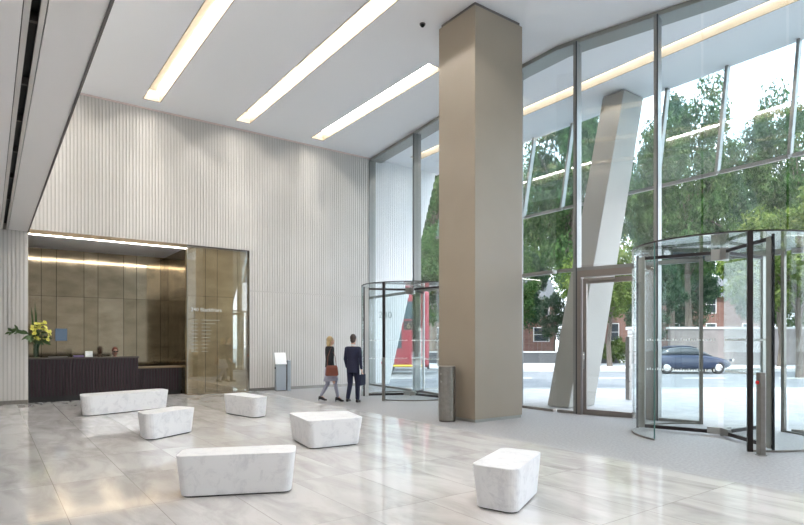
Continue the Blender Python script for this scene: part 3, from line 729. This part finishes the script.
def limb(m, pts, rad, add=0.0, n=10): m.loft(pts, [q+add for q in rad], n); [m.ball(p, q+add, u=10, v=8) for p, q in zip(pts, rad)]
def shoe(m, ank, yaw=0.0, heel=0.0, k=1.0):
    f = V(math.sin(yaw), math.cos(yaw), 0); g = V(ank.x, ank.y, 0) + V(0,0,max(0, ank.z-.09-heel))
    m.loft([g-f*.06+V(0,0,.045+heel), g+f*.02+V(0,0,.05+heel*.75), g+f*.11*k+V(0,0,.034), g+f*.185*k+V(0,0,.024)], [(.036,.044),(.040,.048),(.046,.034),(.026,.022)], 10)
    if heel: m.loft([g-f*.055+V(0,0,.03+heel), g-f*.05], [.016,.008], 8)

# man in the navy suit, seen from behind
e = empty('person', (7.62, 12.60, 0), 'person in a dark navy suit walking to the far revolving door', 'person', None, None, R(-52))
hips = {1: V(.085,0,.90), -1: V(-.085,0,.90)}
legs = {1: (hips[1], V(.088,.10,.50), V(.085,.10,.09)), -1: (hips[-1], V(-.085,.02,.49), V(-.08,-.17,.13))}
arms = {1: (V(.172,.0,1.40), V(.225,-.06,1.13), V(.235,-.01,.88)), -1: (V(-.172,0,1.40), V(-.225,.03,1.13), V(-.225,.14,.91))}
b = MB(); torso(b); hc = V(0,.03,1.655); b.loft([V(0,0,1.42), V(0,.01,1.50), V(0,.02,1.60)], [.07,.056,.054], 12); head(b, hc)
for s in (1,-1):
    limb(b, legs[s], (.082,.056,.040)); limb(b, arms[s], (.050,.040,.028)); hand(b, arms[s][2], arms[s][2]-arms[s][1], V(0,1,0), .9 if s > 0 else .5)
b.build('body', 'skin', e, remesh=.009); face_parts(e, hc)
m = MB(); torso(m, add=.018); m.loft([V(0,0,.78), V(0,0,.92)], [(.172,.130),(.172,.128)], 16)
for s in (1,-1): limb(m, arms[s][:2]+(arms[s][1].lerp(arms[s][2], .93),), (.058,.050,.038))
m.build('jacket', 'navy', e, remesh=.012)
m = MB(); m.loft([V(0,0,.80), V(0,0,.98)], [(.155,.115),(.150,.108)], 14)
for s in (1,-1): limb(m, legs[s][:2]+(legs[s][1].lerp(legs[s][2], .95),), (.092,.070,.056))
m.build('trousers', 'navy', e, remesh=.012)
for s in (1,-1): m = MB(); shoe(m, legs[s][2]); m.build('shoe', 'shoe', e, remesh=.008)
m = MB(); m.ball(hc+V(0,-.022,.03), .082, .092, .104, 16, 12); m.ball(hc+V(0,-.05,-.03), .070, .06, .08); m.build('hair', 'hairdark', e, remesh=.009)
MB().loft([V(0,.0,1.46), V(0,.01,1.50)], [.068,.066], 14).build('collar', 'paper', e)
# briefcase in his right hand
mw = Matrix.Translation(e.location) @ Matrix.Rotation(R(-52), 4, 'Z'); hp = mw @ V(.238, .02, .79)
bc = empty('briefcase', (hp.x, hp.y, hp.z-.33), 'slim dark navy briefcase carried by the person in the suit', 'briefcase', None, None, R(-52))
MB().box(-.035,.035,-.19,.19,0,.28).build('case', 'navy', bc, bevel=.012)
MB().loft([V(0,-.06,.28), V(0,-.05,.325), V(0,.05,.325), V(0,.06,.28)], [.009]*4, 8).build('handle', 'shoe', bc)

# woman with the brown bag
e = empty('person', (7.22, 13.12, 0), 'person with fair hair in a black jacket and lilac-grey skirt walking', 'person', None, None, R(-100))
S2 = .955
hips = {1: V(.08,0,.88), -1: V(-.08,0,.88)}
legs = {1: (hips[1], V(.075,.13,.48), V(.065,.20,.14)), -1: (hips[-1], V(-.075,-.03,.47), V(-.06,-.22,.17))}
arms = {1: (V(.160,0,1.37), V(.20,-.07,1.11), V(.19,.02,.89)), -1: (V(-.160,0,1.37), V(-.20,.05,1.11), V(-.18,.18,.95))}
b = MB(); torso(b, woman=True); hc = V(0,.03,1.60); b.loft([V(0,0,1.38), V(0,.01,1.46), V(0,.02,1.55)], [.06,.046,.045], 12); head(b, hc, .95)
for s in (1,-1):
    limb(b, legs[s], (.082,.052,.034)); limb(b, arms[s], (.042,.035,.024)); hand(b, arms[s][2], arms[s][2]-arms[s][1], V(0,1,0), .7, .9)
    f = V(0,1,0); a = legs[s][2]; b.loft([a+V(0,0,.0), a+V(0,.10,-.085)], [.032,.026], 8)
b.build('body', 'skin', e, remesh=.009); face_parts(e, hc, .95)
m = MB(); torso(m, add=.014, woman=True, z0=1.0); m.loft([V(0,0,.90), V(0,0,1.02)], [(.158,.118),(.150,.112)], 16)
for s in (1,-1): limb(m, arms[s][:2]+(arms[s][1].lerp(arms[s][2], .9),), (.050,.043,.032))
m.build('jacket', 'jacket', e, remesh=.012)
MB().loft([V(0,0,.96), V(0,0,.86), V(0,.03,.70), V(0,.04,.56)], [(.142,.108),(.165,.128),(.162,.165),(.165,.20)], 20).build('skirt', 'lilac', e, smooth=True)
m = MB()
for s in (1,-1): limb(m, (legs[s][1]+V(0,0,.12), legs[s][1], legs[s][1].lerp(legs[s][2], .4), legs[s][2]), (.068,.055,.052,.036))
m.build('tights', 'tights', e, remesh=.010)
for s in (1,-1): m = MB(); shoe(m, legs[s][2], 0, .05, .9); m.build('shoe', 'shoe', e, remesh=.007)
m = MB(); m.ball(hc+V(0,-.022,.03), .082, .094, .104, 16, 12); m.ball(hc+V(0,-.06,-.06), .078, .055, .12); m.build('hair', 'hairblond', e, remesh=.009)
mw = Matrix.Translation(e.location) @ Matrix.Rotation(R(-100), 4, 'Z'); hp = mw @ V(.235, -.02, .70)
bg = empty('handbag', hp, 'red-brown leather handbag hanging at the hip of the fair-haired person', 'bag', None, None, R(-100))
m = MB(); m.rings([[V(x, y, zz) for x, y in rpoly([(-w_,-l_),(w_,-l_),(w_,l_),(-w_,l_)], .03, 4)] for zz, w_, l_ in ((0,.05,.15),(.03,.06,.17),(.22,.045,.15),(.27,.02,.13))]); m.build('body', 'leather', bg)
sh = V(-.235+.16, .02, 1.43-.70)
MB().loft([V(0,-.12,.26), V(-.03,-.10,.5), sh+V(.02,-.02,0), V(-.03,.10,.5), V(0,.12,.26)], [.008]*5, 6).build('strap', 'leather', bg)

# receptionist seated behind the desk
px_, py_ = 3.03, 18.62
ch = empty('office_chair', (px_, py_+.02, 0), 'black office chair behind the dark reception desk', 'chair')
MB().box(-.24,.24,-.23,.23,.44,.50).build('seat', 'jacket', ch, bevel=.02); MB().box(-.22,.22,.22,.27,.52,.98).build('backrest', 'jacket', ch, bevel=.02)
MB().cyl((0,0), .03, .06, .44).build('stem', 'steeldark', ch)
m = MB()
for k in range(5): m.bar((0,0,.06), (.27*math.cos(k*2*PI/5), .27*math.sin(k*2*PI/5), .025), .04, .05)
m.build('base', 'steeldark', ch)
MB().bar((0,.24,.46),(0,.25,.6),.06,.03,(1,0,0)).build('back_bracket','steeldark',ch)
e = empty('person', (px_, py_, 0), 'person with red-brown hair seated behind the reception desk', 'person', None, None, PI)
dz = -.37
b = MB(); p = [V(0,.02,.53), V(0,.01,.62), V(0,0,.75), V(0,.01,.91), V(0,.0,1.03), V(0,0,1.10)]
b.loft(p, [(a*.9, c_*.95) for _, a, c_ in TORSO], 16); hc = V(0,.03,1.285); b.loft([V(0,0,1.05), V(0,.01,1.12), V(0,.02,1.22)], [.06,.046,.045], 12); head(b, hc, .98)
for s in (1,-1):
    limb(b, (V(s*.09,.02,.57), V(s*.11,.42,.56), V(s*.11,.40,.10)), (.075,.055,.038)); b.loft([V(s*.11,.36,.05), V(s*.11,.58,.04)], [.035,.03], 8)
    ar = (V(s*.165,0,1.02), V(s*.20,.08,.79), V(s*.10,.30,.80)); limb(b, ar, (.042,.035,.024)); hand(b, ar[2], ar[2]-ar[1], V(-s*.3,.3,.6), .4, .9)
b.build('body', 'skin', e, remesh=.009); face_parts(e, hc)
m = MB(); m.loft(p, [(a*.9+.014, c_*.95+.014) for _, a, c_ in TORSO], 16)
for s in (1,-1): limb(m, (V(s*.165,0,1.02), V(s*.20,.08,.79), V(s*.115,.27,.80)), (.050,.043,.032))
m.build('blouse', 'pinktop', e, remesh=.012)
m = MB()
for s in (1,-1): limb(m, (V(s*.09,.02,.57), V(s*.11,.42,.56), V(s*.11,.40,.13)), (.084,.065,.05))
m.build('trousers', 'jacket', e, remesh=.012)
for s in (1,-1): m = MB(); m.loft([V(s*.11,.33,.05), V(s*.11,.42,.05), V(s*.11,.60,.03)], [(.036,.045),(.04,.045),(.028,.026)], 10); m.build('shoe', 'shoe', e)
m = MB(); m.ball(hc+V(0,-.02,.034), .084, .096, .104, 16, 12); m.ball(hc+V(0,-.05,.10), .05,.05,.05); m.ball(hc+V(0,-.05,-.03), .078, .06, .09); m.build('hair', 'hairred', e, remesh=.009)
m = MB(); gx = hc+V(0,.098,.008)
for s in (1,-1): m.box(gx.x+s*.034-.026, gx.x+s*.034+.026, gx.y, gx.y+.006, gx.z-.017, gx.z+.017)
m.box(-.085,.085,gx.y-.002,gx.y+.003,gx.z+.008,gx.z+.016); m.build('glasses', 'black', e)

# ------------------------------------------------------------------ street outside
def sbox(mb, r0, r1, d0, d1, z0, z1): return mb.hexa([street(r0,d0,z0),street(r1,d0,z0),street(r1,d1,z0),street(r0,d1,z0),street(r0,d0,z1),street(r1,d0,z1),street(r1,d1,z1),street(r0,d1,z1)])
g = MB(); sbox(g, -60, 90, -40, 19.5, -.4, -.13)
struct(g.build('pavement', 'pavement'), 'bright pale pavement outside the entrance', 'pavement'); bpy.data.objects['pavement'].location.z = .11
g = MB(); sbox(g, -60, 90, 19.5, 33, -.42, -.12); struct(g.build('road', 'road'), 'grey-blue street beyond the pavement', 'road')
g = MB(); sbox(g, -60, 90, 33, 70, -.42, 0.0); struct(g.build('pavement_far', 'pavement'), 'pavement on the far side of the street', 'pavement')
g = MB(); sbox(g, -60, 90, 19.3, 19.5, -.4, -.005); sbox(g, -60, 90, 32.8, 33, -.4, .02); struct(g.build('kerb', 'kerb'), 'granite kerbs along both sides of the street', 'kerb')
g = MB(); sbox(g, -60, 90, 20.1, 20.2, -.12, -.112); sbox(g, -60, 90, 32.2, 32.3, -.12, -.112)
for k in range(30): sbox(g, -50+k*4.5, -48+k*4.5, 26.2, 26.32, -.12, -.112)
struct(g.build('road_markings', 'yellowline'), 'painted lines on the street', 'road marking')
# stone wall on the right
e = empty('street_wall', street(30, 38, 0), 'long pale stone boundary wall across the street', 'wall'); tag(e, kind='thing'); O = street(30,38,0)
g = MB(); sbox(g, 18, 62, 38, 38.4, 0, 2.4); g.build('wall_body', 'streetwall', e, O)
g = MB(); sbox(g, 17.9, 62.1, 37.94, 38.46, 2.4, 2.55); g.build('coping', 'kerb', e, O)
# brick gate pier
e = empty('gate_pier', street(16.4, 40, 0), 'white banded gate pier across the street beside the swing door', 'pier'); O = street(16.4,40,0)
g = MB(); 
for k in range(8): sbox(g, 16.05, 16.75, 39.65, 40.35, k*.3, k*.3+.26)
g.build('stone_band', 'whitepaint', e, O)
g = MB(); sbox(g, 16.1, 16.7, 39.7, 40.3, 0, 2.4); g.build('core', 'brick', e, O)
g = MB(); sbox(g, 15.95, 16.85, 39.55, 40.45, 2.4, 2.6); g.build('cap', 'whitepaint', e, O)
e = empty('garden_wall', street(9, 41, 0), 'low dark garden wall in front of the left brick house', 'wall'); tag(e, kind='thing'); O = street(9,41,0)
g = MB(); sbox(g, -2, 15.7, 41, 41.3, 0, .75); g.build('wall_body', 'darkwall', e, O); g = MB(); sbox(g, -2, 15.7, 40.95, 41.35, .75, .85); g.build('coping', 'kerb', e, O)
def house(r0, r1, d0, d1, hh, label, wins):
    O = street(r0, d0, 0); e = empty('brick_house', O, label, 'building', 'brick houses across the street')
    g = MB(); sbox(g, r0, r1, d0, d1, 0, hh); g.build('wall', 'brick', e, O)
    g = MB(); rm = (d0+d1)/2
    g.rings([[street(r, d0-.4, hh), street(r, rm, hh+3), street(r, d1+.4, hh)] for r in (r0-.3, r1+.3)]); g.build('roof', 'darkwall', e, O)
    for (wr, wz, ww, wh) in wins:
        g = MB(); sbox(g, wr, wr+.1, d0-.06, d0+.04, wz, wz+wh); sbox(g, wr+ww-.1, wr+ww, d0-.06, d0+.04, wz, wz+wh); sbox(g, wr+.1, wr+ww-.1, d0-.06, d0+.04, wz, wz+.1); sbox(g, wr+.1, wr+ww-.1, d0-.06, d0+.04, wz+wh-.1, wz+wh); sbox(g, wr+.1, wr+ww-.1, d0-.05, d0+.0, wz+wh/2-.03, wz+wh/2+.03)
        f = g.build('window', 'whitepaint', e, O)
        g = MB(); sbox(g, wr+.1, wr+ww-.1, d0-.02, d0+.01, wz+.1, wz+wh-.1); g.build('pane', 'winglass', f, O)
house(2, 19, 70, 78, 6.6, 'red brick house with white windows seen left of the swing door', [(r_, z_, 2.0, 1.8) for z_ in (1.5, 4.7) for r_ in (4, 8, 12.4, 16.2)])
house(24, 46, 70, 78, 7.0, 'red brick house behind the pale street wall', [(r_, z_, 1.3, 2.2) for z_ in (1.6, 5.0) for r_ in (25.5, 29, 33, 37.5, 42)])
# outdoor steel post
e = empty('access_post', V(14.1, 8.85, 0), 'tall slim grey access post outside the swing door', 'post')
MB().box(-.06,.06,-.06,.06,0,1.72).build('post', 'steeldark', e, bevel=.008)
m = MB(); [m.loft([V(-.05,-.061,zz), V(-.05,-.066,zz)], [.02,.02], 8) for zz in (.5,.9,1.3)]; m.build('sensor', 'black', e)

# ------------------------------------------------------------------ trees
def crown_mesh(name, mat, n, rx, rz, seed, leaf, clumps=44):
    rn = random.Random(seed); bm = bmesh.new()
    cl = []
    for _ in range(clumps):
        while True:
            p = V(rn.uniform(-1,1), rn.uniform(-1,1), rn.uniform(-1,1))
            if .25 < p.length < 1: break
        cl.append((V(p.x*rx*.86, p.y*rx*.86, p.z*rz*.86), rn.uniform(.17,.30)*rx))
    for _ in range(n):
        c, cr = rn.choice(cl); dvec = V(rn.gauss(0,1), rn.gauss(0,1), rn.gauss(0,.75)).normalized()
        p = c + dvec*cr*rn.uniform(.45,1.05)
        ax = (dvec + V(rn.uniform(-1,1), rn.uniform(-1,1), rn.uniform(-.6,1))).normalized(); s1 = ax.orthogonal().normalized(); s1 = Matrix.Rotation(rn.uniform(0,6.28),3,ax) @ s1; s2 = ax.cross(s1)
        l = leaf*rn.uniform(.6,1.25)
        bm.faces.new([bm.verts.new(q) for q in (p-s1*l, p-s2*l*.45+ax*l*.12, p+s1*l, p+s2*l*.45+ax*l*.12)])
    me = bpy.data.meshes.new(name); bm.to_mesh(me); bm.free(); me.materials.append(M[mat]); return me, cl
def trunk_mesh(name, hgt, r, cz, cl, seed):
    rn = random.Random(seed); m = MB()
    m.loft([V(0,0,-.2), V(.1,0,hgt*.3), V(-.05,.1,hgt*.6), V(.1,.05,cz+.5)], [r*1.35, r, r*.8, r*.4], 10)
    for c, cr in cl[::3]:
        st = V(0,0,rn.uniform(.55,1)*min(cz, hgt)); e = V(c.x, c.y, c.z+cz); mid = st.lerp(e, .5)+V(0,0,.35)
        m.loft([st, mid, e], [r*.34, r*.22, r*.07], 6)
    me = bpy.data.meshes.new(name); bmesh.ops.recalc_face_normals(m.bm, faces=m.bm.faces); m.bm.to_mesh(me); m.bm.free(); me.materials.append(M['bark']); return me
VAR = []
for i, (mat, n, rx, rz, cz, r, leaf) in enumerate((('leafA', 21000, 4.6, 6.6, 9.5, .28, .17), ('leafC', 21000, 4.4, 6.8, 9.0, .26, .17), ('leafB', 9500, 3.7, 2.9, 6.3, .15, .15))):
    cme, cl = crown_mesh('crown', mat, n, rx, rz, 20+i, leaf, 60 if i < 2 else 46)
    VAR.append((cme, trunk_mesh('trunk', cz*.8, r, cz, cl, 50+i), cz))
def tree(v, r_, d_, s, rz, label, grp):
    cme, tme, cz = VAR[v]
    e = empty('tree', street(r_, d_, 0), label, 'tree', grp, None, rz); e.scale = s if isinstance(s, tuple) else (s, s, s)
    for nm, me, zz in (('crown', cme, cz), ('trunk', tme, 0)):
        o = bpy.data.objects.new(nm, me); COL.objects.link(o); o.parent = e; o.location = (0,0,zz)
ROW = 'tall leafy tree in the dense green row across the street'
for k, (v, r_, d_, s) in enumerate([(0,2.5,45,1.0),(1,9.0,44,1.0),(0,13.6,47,1.05),(1,18.2,44,1.0),(0,23.0,43.5,1.0),(1,27.5,45,1.05),(0,32.0,43,1.0),(1,36.5,45,1.0),(0,41,44,1.0),(1,6.0,76,1.2),(0,21,76,1.3),(1,36,76,1.2),(0,51,76,1.3)]):
    tree(v, r_, (84 if d_ > 60 else 45.5 if k % 2 == 0 else 57.5), (s*.92, s*.92, s*1.5) if k % 2 == 0 else (s*.88, s*.88, s*1.7), k*1.7, ROW, 'trees across the street')
tree(2, 18.6, 26.5, .98, .4, 'small yellow-green street tree seen above the right revolving door', 'street trees')
tree(2, 13.2, 36.0, .90, 2.1, 'small yellow-green street tree at the far kerb beyond the swing door', 'street trees')
tree(0, 2.5, 36.5, .62, 3.3, 'small street tree seen between the far revolving door and the column', 'street trees')
tree(2, 24.0, 36.0, 1.0, 5.1, 'small yellow-green street tree against the pale stone wall', 'street trees')
for k, (r_, d_, s_) in enumerate([(8.3,43.6,.55),(18.4,41.4,.55),(27.5,41.4,.55),(36.5,41.4,.55),(3.6,64,.78),(13.2,64,.84),(22.8,64,.84),(32.2,64,.84),(41.5,64,.84),(18.0,66.8,.5)]):
    tree(k % 2, r_, d_, s_, 1.1+k*2.3, 'low bushy tree growing under the tall trees across the street', 'low trees across the street')
# shrub by the gate pier
cme, cl = crown_mesh('bush', 'leafB', 2600, 1.25, .95, 91, .11, 26)
o = bpy.data.objects.new('shrub', cme); COL.objects.link(o); o.location = street(14.5, 39.4, .95); tag(o, 'round yellow-green shrub beside the white gate pier', 'shrub')

# ------------------------------------------------------------------ bus
def wheel(m, c, ax, r, w):
    ax = ax.normalized(); m.loft([c-ax*w/2, c-ax*w*.4, c+ax*w*.4, c+ax*w/2], [r*.9, r, r, r*.9], 20, (0,0,1))
bl = street(1.38, 30.3, -.12)
e = empty('double_decker_bus', bl, 'red double-decker bus seen through the far revolving door', 'bus', None, None, PI/2-A)
prof = rpoly([(-1.25,.35),(1.25,.35),(1.25,4.3),(-1.25,4.3)], .22, 4)
m = MB(); m.rings([[V(x, y, zz) for x, zz in (prof if 0 < k < 3 else [(px*.97, .35+(pz-.35)*.985) for px, pz in prof])] for k, y in enumerate((0,.12,10.2,10.3))]); m.build('body', 'busred', e)
MB().box(-1.12,1.12,-.012,.03,2.75,3.85).build('upper_windscreen', 'busglass', e); MB().box(-1.12,1.12,-.012,.03,1.15,2.15).build('windscreen', 'busglass', e)
MB().box(-.95,.95,-.016,.03,2.25,2.65).build('route_display', 'rubber', e)
text_mesh('63', .36, 'route_number', 'amber', e, (.32, -.03, 2.32), (PI/2,0,0), .003)
for s in (-1,1):
    MB().box(s*1.235, s*1.262, .5, 9.8, 2.85, 3.75).build('side_window', 'busglass', e); MB().box(s*1.235, s*1.262, 1.4, 9.8, 1.35, 2.25).build('side_window', 'busglass', e)
    MB().box(s*.85-.2, s*.85+.2, -.02, .03, .78, .95).build('headlight', 'chrome', e)
    for y in (2.2, 8.2): mm = MB(); wheel(mm, V(s*1.1, y, .48), V(1,0,0), .48, .3); mm.build('wheel', 'rubber', e)
MB().box(-1.262,-1.235,.3,9.9,.42,.50).build('yellow_band', 'yellow', e)
text_mesh('63', .42, 'route_number', 'amber', e, (-1.265, 1.15, 2.36), (PI/2,0,-PI/2), .003)
MB().box(-1.263,-1.235,.55,1.3,2.30,2.76).build('route_display', 'rubber', e); MB().box(-1.2,1.2,-.03,.05,.28,.55).build('bumper', 'rubber', e)
# ------------------------------------------------------------------ car
def car(r_, d_, rz, mat, label):
    e = empty('car', street(r_, d_, -.12), label, 'car', None, None, rz)
    def stations(st, n=16):
        rr = []
        for x, w, z0, z1, e_ in st:
            zc, hh = (z0+z1)/2, (z1-z0)/2; ring = []
            for k in range(n):
                a = 2*PI*(k+.5)/n; cs, sn = math.cos(a), math.sin(a)
                ring.append(V(x, w*math.copysign(abs(cs)**e_, cs), zc+hh*math.copysign(abs(sn)**e_, sn)))
            rr.append(ring)
        return rr
    MB().rings(stations([(-2.12,.62,.42,.72,.5),(-2.02,.80,.30,.90,.4),(-1.5,.88,.22,.99,.35),(-.6,.89,.20,1.0,.3),(.6,.89,.20,.98,.3),(1.3,.88,.22,.90,.35),(1.9,.80,.28,.76,.45),(2.14,.60,.36,.62,.5)])).build('body', mat, e, smooth=True)
    MB().rings(stations([(-1.75,.62,.93,.98,.6),(-1.1,.66,.93,1.36,.45),(-.6,.68,.93,1.44,.4),(0,.68,.93,1.44,.4),(.45,.66,.93,1.34,.45),(1.15,.62,.90,.95,.6)])).build('windows', 'winglass', e, smooth=True)
    MB().rings(stations([(-1.15,.52,1.36,1.40,.5),(-.6,.58,1.40,1.47,.5),(0,.58,1.40,1.47,.5),(.4,.52,1.36,1.39,.5)])).build('roof', mat, e, smooth=True)
    for x in (-1.35,1.35):
        for y in (-.76,.76):
            mm = MB(); wheel(mm, V(x,y,.32), V(0,1,0), .32, .22); w_ = mm.build('wheel', 'rubber', e)
            mm = MB(); wheel(mm, V(x,y+math.copysign(.09,y),.32), V(0,1,0), .19, .06); mm.build('hub_cap', 'chrome', w_)
    for y in (-.6,.6): MB().box(2.14,2.21,y-.15,y+.15,.66,.78).build('headlight', 'chrome', e)
    return e
car(15.2, 30.5, -A, 'carblue', 'dark blue car on the street seen through the right revolving door')

# ------------------------------------------------------------------ light
wd = bpy.data.worlds.new('sky'); S.world = wd; wd.use_nodes = True
nt = wd.node_tree; bgn = nt.nodes['Background']
tc = nt.nodes.new('ShaderNodeTexCoord'); sp = nt.nodes.new('ShaderNodeSeparateXYZ'); rp = nt.nodes.new('ShaderNodeValToRGB')
rp.color_ramp.elements[0].position = 0.0; rp.color_ramp.elements[0].color = (0.84, 0.92, 1.0, 1); rp.color_ramp.elements[1].position = 1.0; rp.color_ramp.elements[1].color = (0.72, 0.85, 1.0, 1)
nt.links.new(tc.outputs['Generated'], sp.inputs[0]); nt.links.new(sp.outputs['Z'], rp.inputs['Fac']); nt.links.new(rp.outputs['Color'], bgn.inputs['Color'])
bgn.inputs['Strength'].default_value = 3.0
sn = bpy.data.lights.new('sun', 'SUN'); sn.energy = 3.2; sn.angle = R(8); sn.color = (1.0, 0.96, 0.9)
so = bpy.data.objects.new('sun', sn); COL.objects.link(so)
so.rotation_euler = V(.55, .35, -.95).to_track_quat('-Z', 'Y').to_euler()

# ------------------------------------------------------------------ camera
cd = bpy.data.cameras.new('camera'); cam = bpy.data.objects.new('camera', cd); COL.objects.link(cam)
cam.location = (0, 0, 1.6); cam.rotation_euler = (PI/2, 0, -A)
cd.sensor_width = 36.0; cd.lens = 567/804*36.0; cd.shift_x = 0.0; cd.shift_y = (341-262.5)/804
cd.clip_end = 300; cd.clip_start = .05
S.camera = cam
S.view_settings.view_transform = 'Standard'; S.view_settings.look = 'None'; S.view_settings.exposure = 1.04; S.view_settings.gamma = 1.0
S.view_settings.use_curve_mapping = False
cy = S.cycles
cy.use_denoising = True; cy.max_bounces = 10; cy.diffuse_bounces = 5; cy.glossy_bounces = 5; cy.transparent_max_bounces = 40; cy.sample_clamp_indirect = 6.0
cy.caustics_reflective = False; cy.caustics_refractive = False
